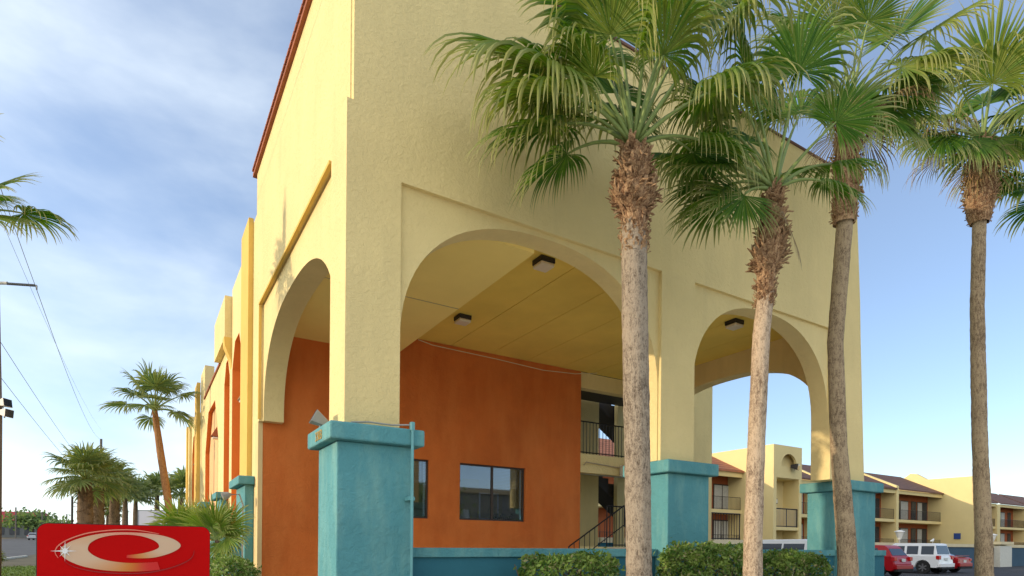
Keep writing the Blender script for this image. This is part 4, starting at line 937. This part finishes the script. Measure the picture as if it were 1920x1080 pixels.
def boots_mb(path, rng, count, size=.2):
    mb = MB()
    for i in range(count):
        u = rng.random() ; k_ = u * (len(path) - 1); j = min(len(path) - 2, int(k_)); t = k_ - j; A, B = path[j], path[j + 1]
        x, y, z, r = [A[q] + (B[q] - A[q]) * t for q in range(4)]
        a = rng.uniform(0, 6.283); o_ = V((math.cos(a), math.sin(a), 0)); tg = V((-o_.y, o_.x, 0)); L_ = size * rng.uniform(.5, 1.3); wd = rng.uniform(.03, .075) * size / .2; el = rng.uniform(-.3, 1.2)
        d = (o_ * math.cos(el) * .8 + UP * math.sin(el)).normalized(); c = V((x, y, z)) + o_ * r * .85
        tip = c + d * L_ + tg * rng.uniform(-.05, .05); m1 = c + d * L_ * .5 + o_ * .02; th = o_ * .018 + UP * .01
        vs_ = [c - tg * wd - UP * .03, c + tg * wd - UP * .03, m1 + tg * wd * .7, m1 - tg * wd * .7, tip + tg * wd * rng.uniform(.05, .4), tip - tg * wd * rng.uniform(.05, .4)]
        b0 = len(mb.v); mb.v += [tuple(v) for v in vs_] + [tuple(v + th) for v in vs_]
        mb.f += [(b0, b0 + 1, b0 + 2, b0 + 3), (b0 + 3, b0 + 2, b0 + 4, b0 + 5), (b0 + 9, b0 + 8, b0 + 7, b0 + 6), (b0 + 11, b0 + 10, b0 + 8, b0 + 9), (b0, b0 + 3, b0 + 9, b0 + 6), (b0 + 3, b0 + 5, b0 + 11, b0 + 9), (b0 + 1, b0 + 7, b0 + 8, b0 + 2), (b0 + 2, b0 + 8, b0 + 10, b0 + 4), (b0 + 4, b0 + 10, b0 + 11, b0 + 5)]
    return mb
def near_palm(lab, path, collar, heroes, seed, fill=8, Rm=1.15, Lm=1.2, bk='bark', group='tall fan palms in front of the portico', dead=()):
    rng = random.Random(seed); b = path[0]
    t = thing('fan_palm', lab, 'palm tree', (b[0], b[1], 0), group)
    trunk_mb(path, rng).build('trunk', M[bk], t, smooth=True)
    cb = [c for c in collar]
    bb = boots_mb(cb[1:], rng, 330, .13); lo = boots_mb([(x, y, z, r_ * .96) for x, y, z, r_ in cb[:2]], rng, 170, .065); n0 = len(bb.v); bb.v += lo.v; bb.f += [tuple(q + n0 for q in f_) for f_ in lo.f]
    bb.build('leaf_bases', M['boot'], t)
    trunk_mb([(x, y, z, r * .92) for x, y, z, r in cb], rng, 18, .07, .06).build('fibre_collar', M['boot'], t, smooth=True)
    C0 = V(path[-1][:3])
    for hr in heroes:
        al, tau, Lp, R, dr, face = hr[:6]; al0 = hr[6] if len(hr) > 6 else al * .55; yel = hr[7] if len(hr) > 7 else 0
        d1 = scrdir(al, tau); d0 = scrdir(al0, tau * .6)
        nrm = (UP * (1 - face) - FWD * face)
        lf, st = frond(C0 + d0 * .08, d0, d1, Lp * .93, R * 1.06, rng, 48, 9, dr, nrm, yel=yel)
        o = lf.build('frond', M['palm'], t); st.build('frond_stalk', M['petiole'], o, smooth=True)
    for (al, tau, Lp, R, dr) in dead:
        d1 = scrdir(al, tau); d0 = scrdir(al * .6, tau * .6)
        lf, st = frond(C0 - UP * .35, d0, d1, Lp, R, rng, 34, 7, dr, UP, fs=.5)
        o = lf.build('dead_frond', M['deadleaf'], t, label='brown dead hanging frond'); st.build('frond_stalk', M['boot'], o)
    for i in range(fill):   # leaves on the far side and all round
        al = rng.uniform(-110, 110); tau = rng.uniform(-75, -10); d1 = scrdir(al, tau); d0 = scrdir(al * .4, tau * .5)
        lf, st = frond(C0, d0, d1, Lm * rng.uniform(.7, 1.15), Rm * rng.uniform(.8, 1.1), rng, 34, 7, rng.uniform(.3, 1.1), UP)
        o = lf.build('frond', M['palm'], t); st.build('frond_stalk', M['petiole'], o, smooth=True)
    return t
# (compass angle, lean towards street, stalk, blade, droop, face-on, stalk start angle, yellowness)
near_palm('nearest and thickest fan palm with shaggy collar, in front of the large arch',
    [(5.66, 5.94, 0, 0.184), (5.64, 5.95, 1.5, 0.167), (5.60, 5.97, 3.2, 0.171), (5.56, 5.98, 4.6, 0.171), (5.54, 5.98, 5.5, 0.167), (5.52, 5.98, 6.72, 0.117)],
    [(5.56, 5.98, 5.3, .175), (5.54, 5.98, 5.85, .18), (5.53, 5.98, 6.08, .27), (5.52, 5.98, 6.35, .19), (5.52, 5.98, 6.72, .14)],
    [(-78, 14, 1.5, 1.75, .95, .4, -32, .25), (-98, 22, 1.35, 1.35, 1.7, .3, -42, .3), (-92, -12, 1.25, 1.25, 1.4, .3, -45, .1), (-38, 20, 1.75, 1.0, .3, .85, -15, 0), (3, 25, 1.4, .92, .25, .95, 3, 0), (-30, 38, 1.25, 1.2, 2.3, .2, -18, .3), (-8, -10, 1.75, 1.2, 2.3, .2, -4, .3), (-16, -30, 2.1, 1.2, 1.0, .4, -8, .1),
     (50, 14, 2.0, 1.25, 2.2, .25, 30, .25), (34, -8, 2.0, 1.2, 2.0, .2, 18, .2), (76, 20, 1.1, 1.2, 1.7, .25, 46, .2), (62, -15, 1.5, 1.25, 1.8, .2, 38, .15), (-112, -22, 1.0, .95, 1.5, .2, -60, 0), (100, -10, 1.0, 1.1, 1.6, .3, 58, .1), (-60, -25, 1.5, 1.2, 1.5, .25, -35, .15), (20, 10, 1.8, .95, 1.0, .6, 12, .1), (22, 40, 1.0, 1.0, 2.2, .25, 14, .3), (-52, 30, .95, 1.05, 2.2, .25, -34, .3)], 11, 6, 1.15, 1.4)
near_palm('shorter fan palm second from the left with low dark fans and shaggy neck',
    [(7.697, 5.714, 0.000, 0.147), (7.697, 5.723, 1.496, 0.132), (7.734, 5.705, 3.042, 0.122), (7.788, 5.677, 4.589, 0.122), (7.898, 5.623, 5.771, 0.110), (7.952, 5.596, 6.727, 0.073)],
    [(7.825, 5.659, 4.998, 0.116), (7.852, 5.642, 5.558, 0.144), (7.888, 5.623, 5.771, 0.216), (7.925, 5.605, 6.136, 0.139), (7.952, 5.596, 6.727, 0.090)],
    [(-98, 10, 1.0, .85, .4, .4, -45, 0), (-145, 20, .62, .82, .25, .85, -82, 0), (-25, 16, 1.5, 1.15, 1.7, .3, -15, .1), (-52, 4, 1.35, 1.2, 1.7, .25, -28, .1), (10, 15, 1.6, 1.0, 1.3, .5, 5, 0), (50, 20, 1.15, .8, .4, .8, 36, 0), (112, 5, .8, .8, 1.4, .3, 58, 0), (28, -20, 1.7, 1.1, 1.4, .4, 16, .1), (78, -15, 1.2, 1.0, 1.4, .3, 44, 0),
     (-68, -28, 1.5, 1.2, 1.3, .3, -38, 0), (-38, -35, 1.4, 1.1, 1.4, .3, -20, .1), (-12, -20, 1.8, 1.1, 1.2, .4, -8, .1), (-118, -10, .9, .85, 1.2, .3, -55, 0)], 23, 4, .95, 1.2, 'bark3', dead=((165, 10, .3, .7, .6),))
near_palm('tall slender fan palm third from the left with bright backlit fans',
    [(10.98, 6.14, 0, 0.185), (10.97, 6.15, 1.2, 0.168), (10.80, 6.24, 3.3, 0.142), (10.73, 6.28, 5.2, 0.133), (10.86, 6.21, 7.2, 0.138), (10.96, 6.16, 9.5, 0.103)],
    [(10.86, 6.21, 7.35, .19), (10.88, 6.2, 7.9, .22), (10.92, 6.18, 8.8, .2), (10.96, 6.16, 9.5, .15)],
    [(-25, 10, 1.45, 1.15, .1, .85, -12, .4), (4, 22, 1.3, .85, .1, .92, 3, .2), (38, 0, 1.6, 1.15, .1, .25, 26, .1), (94, 20, 1.1, 1.25, .55, .55, 26, .45), (60, 8, 1.9, 1.25, .6, .3, 36, .4), (102, -5, .8, 1.15, .8, .3, 68, 0), (135, 12, .6, 1.1, .7, .4, 92, 0), (-52, 5, 1.45, 1.2, 1.4, .35, -30, .1), (-78, 10, 1.2, 1.15, 1.6, .3, -42, 0),
     (-108, -5, .8, 1.0, 1.3, .3, -62, 0), (-30, -25, 1.6, 1.2, .9, .3, -20, .1), (18, -22, 1.9, 1.2, .6, .4, 10, .2), (66, -30, 1.5, 1.2, 1.3, .3, 38, .1), (160, 25, .5, 1.1, .9, .4, 95, 0), (80, 10, 1.35, 1.2, 1.8, .25, 44, .35)], 31, 4, 1.15, 1.4, 'bark2', dead=((-160, 15, .35, .9, .6), (150, 0, .4, .9, .7), (70, -10, .9, 1.1, 2.2)))
# low skirt leaf of the third palm
near_palm('tallest fan palm fourth from the left with red brown neck, by the parked cars',
    [(16.56, 6.12, 0, 0.189), (16.54, 6.14, 1.6, 0.172), (16.44, 6.2, 4, 0.154), (16.36, 6.24, 7, 0.141), (16.38, 6.22, 9.0, 0.132), (16.47, 6.2, 10.85, 0.106)],
    [(16.39, 6.22, 8.95, .2), (16.39, 6.22, 9.4, .30), (16.41, 6.21, 10.1, .27), (16.47, 6.2, 10.85, .2)],
    [(2, 10, 1.5, 1.55, .12, .8, 2, .3), (140, 48, 1.6, 1.4, .5, .9, 14, .35), (-95, 10, 1.3, 1.3, 1.3, .35, -48, .15), (-128, 10, 1.25, 1.15, .9, .5, -58, 0), (-58, 5, 1.6, 1.3, 1.5, .3, -32, .15), (-30, 0, 1.8, 1.35, .9, .4, -18, .2), (38, 8, 1.8, 1.4, .8, .45, 22, .25), (66, 5, 1.5, 1.3, 1.6, .3, 38, .1), (96, 0, 1.3, 1.2, 1.5, .3, 52, 0),
     (126, 5, .9, 1.1, 1.2, .4, 70, 0), (175, 30, .4, 1.25, .7, .6, 60, .1), (-150, 25, .6, 1.1, .9, .5, -70, 0), (-75, -25, 1.6, 1.3, 1.4, .3, -42, 0), (-14, 35, 1.1, 1.2, 2.0, .25, -8, .35), (60, -25, 1.7, 1.3, 1.3, .3, 34, .1)], 47, 5, 1.35, 1.5, 'bark2', dead=((-165, 10, .3, 1.0, .6), (-80, 15, 1.0, 1.1, 2.2), (-105, -15, .9, 1.0, 2.0), (168, -5, .3, .9, .6)))
near_palm('fan palm at the right edge of the picture, only its left fans showing',
    [(20.85, 6.3, 0, .22), (20.75, 6.3, 4, .19), (20.75, 6.3, 9, .18), (20.75, 6.3, 11.0, .13)],
    [(20.75, 6.3, 10.2, .2), (20.75, 6.3, 10.3, .27), (20.75, 6.3, 11.0, .2)],
    [(-92, 10, 1.0, 1.25, .9, .35, -54, 0), (-112, 15, .8, 1.1, 1.0, .5, -62, 0), (-60, 10, 1.3, 1.3, .9, .3, -34, .1), (-35, 0, 1.5, 1.3, .6, .4, -20, .1), (0, 0, 1.5, 1.3, .5, .4, 0, .1), (50, 0, 1.4, 1.3, .9, .4, 30, 0), (-80, -20, 1.3, 1.2, 1.2, .3, -44, 0)], 53, 5, 1.3, 1.4, 'bark2')
near_palm('fan palm at the left edge of the picture, only its right fans showing',
    [(-2.88, 13.82, 0, .2), (-2.87, 13.82, 4, .18), (-2.86, 13.82, 6.85, .13)],
    [(-2.86, 13.82, 5.9, .2), (-2.86, 13.82, 6.4, .25), (-2.86, 13.82, 6.85, .16)],
    [(80, 5, .72, .68, .5, .3, 46, 0), (106, 12, .68, .92, .45, .35, 66, .3), (20, -10, .9, .6, .5, .3, 12, 0), (0, 0, 1.3, 1.1, .5, .4, 0, 0), (-40, 0, 1.3, 1.1, .8, .3, -20, 0), (-80, 0, 1.2, 1.1, 1., .3, -44, 0)], 61, 3, 1.0, 1.2, 'bark2', 'fan palms on the street side')

def far_palm(lab, x, y, z0, zc, R, n, seed, tr, lean=(0, 0), skirt=True, tm='fartrunk', nseg=16, rows=5, group='fan palms along the street', Lp=.8, low=110, name='fan_palm', booty=0, heroes=()):
    rng = random.Random(seed); t = thing(name, lab, 'palm tree', (x, y, z0), group)
    top = (x + lean[0], y + lean[1], zc)
    path = [(x, y, z0, tr * 1.15), (x + lean[0] * .35, y + lean[1] * .35, z0 + (zc - z0) * .4, tr), (x + lean[0] * .75, y + lean[1] * .75, z0 + (zc - z0) * .75, tr * .95), (*top, tr * .7)]
    trunk_mb(path, rng, 12, .12, .05 if booty else .02).build('trunk', M[tm], t, smooth=True)
    if booty: boots_mb(path, rng, booty, .22).build('leaf_bases', M['fartrunk'], t)
    lf = MB(); lf.c = []; st = MB()
    for i in range(n):
        az = 2 * math.pi * i * .618 + rng.uniform(-.3, .3); el = rad(85 - (low) * ((i + .5) / n)); d1 = V((math.cos(az) * math.cos(el), math.sin(az) * math.cos(el), math.sin(el))); e0 = rad(35) + el * .6
        d0 = V((math.cos(az) * math.cos(e0), math.sin(az) * math.cos(e0), math.sin(e0)))
        frond(top, d0, d1, Lp * R * rng.uniform(.85, 1.15), R * rng.uniform(.8, 1.1), rng, nseg, rows, rng.uniform(.3, .9), UP, leaf=lf, stem=st, yel=.12, split=.5, pr=.03)
    for hr in heroes: frond(top, scrdir(hr[0] * .55, hr[1] * .5), scrdir(hr[0], hr[1]), hr[2], hr[3], rng, nseg, rows, hr[4], UP * (1 - hr[5]) - FWD * hr[5], leaf=lf, stem=st, yel=.3, split=.5, pr=.012)
    lf.build('crown', M['palmfar'] if not heroes else M['palmlow'], t); st.build('stalks', M['petiole'], t); return t
far_palm('tall leaning fan palm with a bare reddish trunk behind the red sign', 1.40, 30.9, 0, 7.3, 1.12, 17, 3, .16, (-.92, .3), tm='barkred', nseg=26, rows=6, Lp=1.05, low=125)
far_palm('stout bushy fan palm, front of the clump left of the sign', -2.05, 31.8, 0, 4.1, 1.05, 24, 5, .30, nseg=22, rows=6, booty=160, low=140, Lp=.85)
far_palm('stout bushy fan palm in the middle of the clump', -1.85, 37.0, 0, 4.45, 1.05, 24, 6, .28, nseg=20, rows=6, booty=120, low=135, Lp=.75)
far_palm('stout bushy fan palm at the right of the clump', -1.3, 41.5, 0, 4.45, 1.05, 22, 7, .28, nseg=18, booty=90, low=130, Lp=.75)
far_palm('medium fan palm just right of the stout clump', -1.0, 53, 0, 4.6, 1.2, 22, 8, .2)
far_palm('fan palm between the clump and the white billboard', -.4, 60, 0, 5.0, 1.25, 22, 9, .2)
far_palm('fan palm rising behind the left end of the white billboard', 1.2, 62, 0, 5.6, 1.3, 22, 10, .22)
far_palm('thin distant fan palm left of the billboard', -2.6, 66, 0, 3.9, 1.2, 18, 14, .13)
far_palm('dark distant fan palm right of the white billboard', 2.6, 52, 0, 5.0, 1.3, 20, 12, .2)
# low bright fan palms by the facade
far_palm('low bright green fan palm beside the facade pier right of the sign', 1.30, 13.35, 0, 1.50, .54, 5, 15, .07, nseg=34, rows=7, group=None, Lp=.5, low=100, heroes=[(0, 15, .32, .62, .12, .95), (-50, 25, .3, .6, .3, .85), (55, 10, .35, .62, .3, .8), (100, 25, .3, .6, .5, .6), (-95, 15, .35, .55, .5, .6), (160, 35, .2, .6, .4, .9), (20, 35, .2, .55, .15, .95)])
far_palm('low fan palm half hidden behind the right shoulder of the sign', 1.02, 18.2, 0, 1.6, .7, 6, 16, .08, nseg=26, rows=6, group=None, Lp=.5, low=95, heroes=[(-30, 20, .4, .75, .2, .8), (35, 20, .4, .75, .2, .8), (-80, 15, .4, .7, .4, .6)])
far_palm('small dark young palm on the grass left of the red sign', -5.15, 31.9, 0, .55, .5, 12, 18, .08, nseg=14, rows=4, group=None, Lp=.4, low=85)

# ------------------------------------------------------------------ hedges
def hedge(lab, x0, x1, y0, y1, z0, z1, n, seed, leafsize=.040, group='clipped hedges in front of the portico', name='hedge', rnd=.18, m='bush'):
    rng = random.Random(seed); t = thing(name, lab, 'hedge', ((x0 + x1) / 2, (y0 + y1) / 2, 0), group)
    s = MB(); s.c = []; cx_, cy_, cz_ = (x0 + x1) / 2, (y0 + y1) / 2, (z0 + z1) / 2; hx, hy, hz = (x1 - x0) / 2, (y1 - y0) / 2, (z1 - z0) / 2
    for i in range(n):
        # superellipsoid shell, mostly near the surface
        while True:
            u = V((rng.uniform(-1, 1), rng.uniform(-1, 1), rng.uniform(-1, 1))); k_ = (abs(u.x) ** 4 + abs(u.y) ** 4 + abs(u.z) ** 4) ** .25
            if .02 < k_: break
        rr = 1 - abs(rng.gauss(0, .10)); u = u / k_ * rr
        p = V((cx_ + u.x * hx, cy_ + u.y * hy, cz_ + u.z * hz)); nz_ = mnoise.noise(p * 1.7) * .09 + mnoise.noise(p * 3.5) * .08 + mnoise.noise(p * 8) * .07
        p += V((u.x * (1 if hx < 1 else .6), u.y, u.z)) * nz_
        if rng.random() < .03: p += u * rng.uniform(.02, .1)
        d = V((rng.gauss(0, 1), rng.gauss(0, 1), rng.gauss(0, 1) + .4)).normalized(); e = d.cross(V((rng.gauss(0, 1), rng.gauss(0, 1), rng.gauss(0, 1)))).normalized(); l_ = leafsize * rng.uniform(.6, 1.3)
        s.quad(p - d * l_, p + e * l_ * .45, p + d * l_, p - e * l_ * .45); q = rng.random(); s.c += [(0, min(1, max(0, .5 + mnoise.noise(p * 4) * .8 + rng.uniform(-.3, .3))), rng.uniform(.5, 1) if q > .90 else 0, 1)] * 4
    s.build('foliage', M[m], t)
    tw = MB()
    for i in range(26):
        a = V((rng.uniform(x0 + .2, x1 - .2), cy_ + rng.uniform(-.1, .1), 0)); tw.tube([a, a + V((rng.uniform(-.15, .15), rng.uniform(-.15, .15), z1 * .5)), a + V((rng.uniform(-.3, .3), rng.uniform(-.25, .25), z1 * .88))], [.02, .014, .006], 4)
    tw.build('stem', M['stem'], t); return t
hedge('dark green hedge left of the nearest palm in front of the low teal wall', 4.68, 6.3, 6.75, 7.8, 0, 1.33, 9500, 1)
hedge('sunlit hedge between the nearest palm and the second palm, in front of the middle pier', 7.62, 9.5, 6.75, 7.8, 0, 1.46, 15000, 2)
hedge('sunlit hedge right of the second palm', 10.3, 11.95, 6.9, 7.8, 0, 1.35, 12000, 4)
hedge('small dark hedge right of the red sign', .92, 1.72, 10.6, 12.8, 0, 1.18, 7000, 7, .036)
def tree(lab, x, y, z0, h_, r_, seed, n=900):
    rng = random.Random(seed); t = thing('tree', lab, 'tree', (x, y, z0)); tr = MB(); tr.tube([(x, y, z0), (x + .2, y, z0 + h_ * .4), (x, y, z0 + h_ * .6)], [.25, .18, .1], 8)
    for k_ in range(5): a = k_ * 1.3; tr.tube([(x + .1, y, z0 + h_ * .4), (x + r_ * .5 * math.cos(a), y + r_ * .5 * math.sin(a), z0 + h_ * .72)], [.1, .04], 5)
    tr.build('trunk', M['stem'], t); s = MB(); s.c = []
    for i in range(n):
        c = V((rng.gauss(0, .45), rng.gauss(0, .45), rng.gauss(0, .3))); k_ = 1 + .5 * mnoise.noise(c * 2.5 + V((seed, 0, 0))); p = V((x + c.x * r_ * k_, y + c.y * r_ * k_, z0 + h_ * .68 + c.z * h_ * .5 * k_)); d = V((rng.gauss(0, 1), rng.gauss(0, 1), rng.gauss(0, 1))).normalized(); e = d.orthogonal().normalized(); l_ = r_ * .09
        s.quad(p - d * l_, p + e * l_ * .6, p + d * l_, p - e * l_ * .6); s.c += [(0, rng.random(), 0, 1)] * 4
    s.build('crown', M['palmfar'], t)
tree('bushy green tree beside the red roofed store across the street', -23, 190, 2.1, 6.5, 6, 4)
tree('rounded green tree behind the right end of the white billboard', 3.6, 66, 0, 4.4, 2.0, 9, 1600)
tree('low grey green tree behind the red sign far down the street', -14, 150, 1.4, 4.2, 3.5, 12)

# ------------------------------------------------------------------ street side things
t = thing('utility_pole', 'weathered utility pole with insulator arm at the left edge of the picture', 'utility pole', (-4.53, 28.75, 0))
ux, uy = -4.53, 28.75
MB().tube([(ux, uy, 0), (ux, uy, 6), (ux - .12, uy + .07, 12), (ux - .36, uy + .2, 22)], [.17, .16, .13, .10], 12).build('pole', M['wood'], t, smooth=True)
za = 1.45 + (1014 - 532) / 1131 * 22.15
A0 = V((ux, uy, za)); A1_ = A0 + RGT * 1.42 - UP * .08
MB().tube([A0, A0 + RGT * .35], .06, 8).build('bracket', M['dirtywhite'], t)
b = MB(); 
for i in range(22): p = A0 + (A1_ - A0) * (.24 + .72 * i / 22); q = A0 + (A1_ - A0) * (.24 + .72 * (i + .6) / 22); b.tube([p, q], .05, 8)
b.tube([A0 + RGT * .3, A1_], .028, 6); b.build('insulator_arm', M['hvlamp'], t)
b = MB(); b.tube([A1_, A1_ - UP * .15], .03, 6); b.build('cable_clamp', M['grey'], t)
floodlight('upper pale floodlight on the utility pole', tuple(V((ux, uy, 0)) + RGT * .22 + UP * 6.3), tuple(RGT + UP * .12), 1.5, 'dirtywhite', 'pale floodlights on the utility pole')
floodlight('lower pale floodlight on the utility pole', tuple(V((ux, uy, 0)) + RGT * .28 + UP * 5.95), tuple(RGT - UP * .1), 1.5, 'dirtywhite', 'pale floodlights on the utility pole')
fp = V((-4.87, 102.8, 0)); t = thing('utility_pole', 'tall distant utility pole rising behind the palm clump', 'utility pole', (fp.x, fp.y, 0))
MB().tube([(fp.x, fp.y, .5), (fp.x, fp.y, 15.9)], [.2, .15], 8).build('pole', M['wood'], t)
def wire(a, b, lab, sag=.5, r=.014):
    a, b = V(a), V(b); pts = [a.lerp(b, i / 16) - UP * sag * (1 - (2 * i / 16 - 1) ** 2) for i in range(17)]
    tag(MB().tube(pts, r, 4).build('power_line', M['hvlamp']), lab, 'power line')
W0 = A1_ - UP * .15
wire(W0, fp + UP * 15.8, 'power line from the insulator arm tip to the distant tall pole', 1.2, .011)
wire(W0, W0 + (W0 - (fp + UP * 15.8)).normalized() * 28 + UP * 2.5, 'power line rising from the insulator arm tip over the viewer', .3, .009)
wire(V((ux, uy, 0)) + UP * 8.9, fp + UP * 9.9, 'upper low power line running off from the near pole', .6, .011)
wire(V((ux, uy, 0)) + UP * 7.6, fp + UP * 8.6, 'lower power line running off from the near pole', .6, .011)
wire(V((ux, uy, 0)) + UP * 13.2 + RGT * .1, fp + UP * 17.2, 'faint thin power line above the others left of the arm line', .8, .007)
for (x, y, h_, lab) in ((-25.5, 185, 7.5, 'thin distant pole in front of the red roofed store'), (-20.5, 185, 6.6, 'thin distant pole by the small grey car'), (-16.5, 195, 6.4, 'faint distant pole just left of the red sign')):
    tag(MB().tube([(x, y, gh(x, y)), (x, y, gh(x, y) + h_)], .16, 6).build('utility_pole', M['wood']), lab, 'utility pole')
tag(MB().tube([(-2.8, 35.5, 0), (-2.8, 35.5, 3.6)], .05, 6).build('sign_post', M['black']), 'slim dark post beside the stout palm clump', 'post')
t = thing('store_building', 'long low store with a red roof band across the street', 'building', (-32, 205, 2.3))
MB().box(-46, -23, 205, 216, 2.2, 6.2).build('wall', M['greywall'], t); b = MB(); b.prism([(204, 6.2), (216, 6.2), (216, 9.2), (206.5, 9.2)], -46.5, -22.6, 'x'); b.build('roof', M['redroof'], t)
b = MB(); [b.box(-45 + i * 3.1, -43 + i * 3.1, 204.9, 204.98, 3.0, 5.2) for i in range(7)]; b.build('window', M['carglass'], t)
# unseen building and trees added behind the viewer to darken lobby window reflections
t = thing('reflection_building', 'added unseen low tan building across the street, darkening the lobby window reflections', 'building', (45, -46, 0))
MB().box(12, 85, -54, -44, 0, 8.6).build('wall', M['greywall'], t); MB().box(11.5, 85.5, -54.5, -43.6, 8.6, 9.3).build('roof', M['tan'], t)
for i in range(8): MB().box(15 + i * 8.5, 19 + i * 8.5, -43.97, -43.9, 1, 3.6).build('window', M['carglass'], t)
tree('broad dark tree before the tan building added for the lobby window reflections', 30, -38, 0, 8.5, 3.6, 21, 1500)
tree('smaller dark tree right of the broad one added for the lobby window reflections', 47, -38, 0, 7.0, 3.0, 22, 1200)
# white billboard with grey ring emblem
t = thing('billboard', 'pale lilac white billboard with a small grey ring emblem behind the leaning palm', 'billboard', (.95, 48.7, 0), local=True); t.rotation_euler = (0, 0, math.atan2(RGT.y, RGT.x))
MB().box(-1.32, 1.32, 0, .14, 2.48, 3.62).build('panel', M['billboard'], t); b = MB()
for q in (-1.36, 1.32): b.box(q, q + .04, -.02, .16, 2.44, 3.66)
b.box(-1.36, 1.36, -.02, .16, 3.62, 3.66); b.box(-1.36, 1.36, -.02, .16, 2.44, 2.48); b.build('frame', M['hvlamp'], t)
b = MB(); b.box(-.55, .45, .02, .1, 1.9, 2.44); b.box(-1.0, -.9, .02, .1, 0, 2.44); b.box(.9, 1.0, .02, .1, 0, 2.44); b.build('support', M['hvlamp'], t)
b = MB()
for k_ in range(8):
    a = rad(45 * k_ + 22); c_ = V((.05 + .2 * math.cos(a), 0, 3.28 + .2 * math.sin(a))); b.tube([c_ + V((.075 * math.cos(q), -.012, .075 * math.sin(q))) for q in [rad(a_) for a_ in range(0, 361, 40)]], .010, 4, cap=False)
b.build('ring_emblem', M['inkgrey'], t)
b = MB(); rng = random.Random(2)
x = -.28
while x < .42: w_ = rng.uniform(.025, .05); b.box(x, x + w_, -.012, -.004, 2.86, 2.90); x += w_ + .02
x = -.40
while x < .5: w_ = rng.uniform(.03, .06); b.box(x, x + w_, -.012, -.004, 2.66, 2.69); x += w_ + .02
b.build('lettering', M['inkgrey'], t)
for o in bpy.data.objects:
    if 'plain' in o: del o['plain']
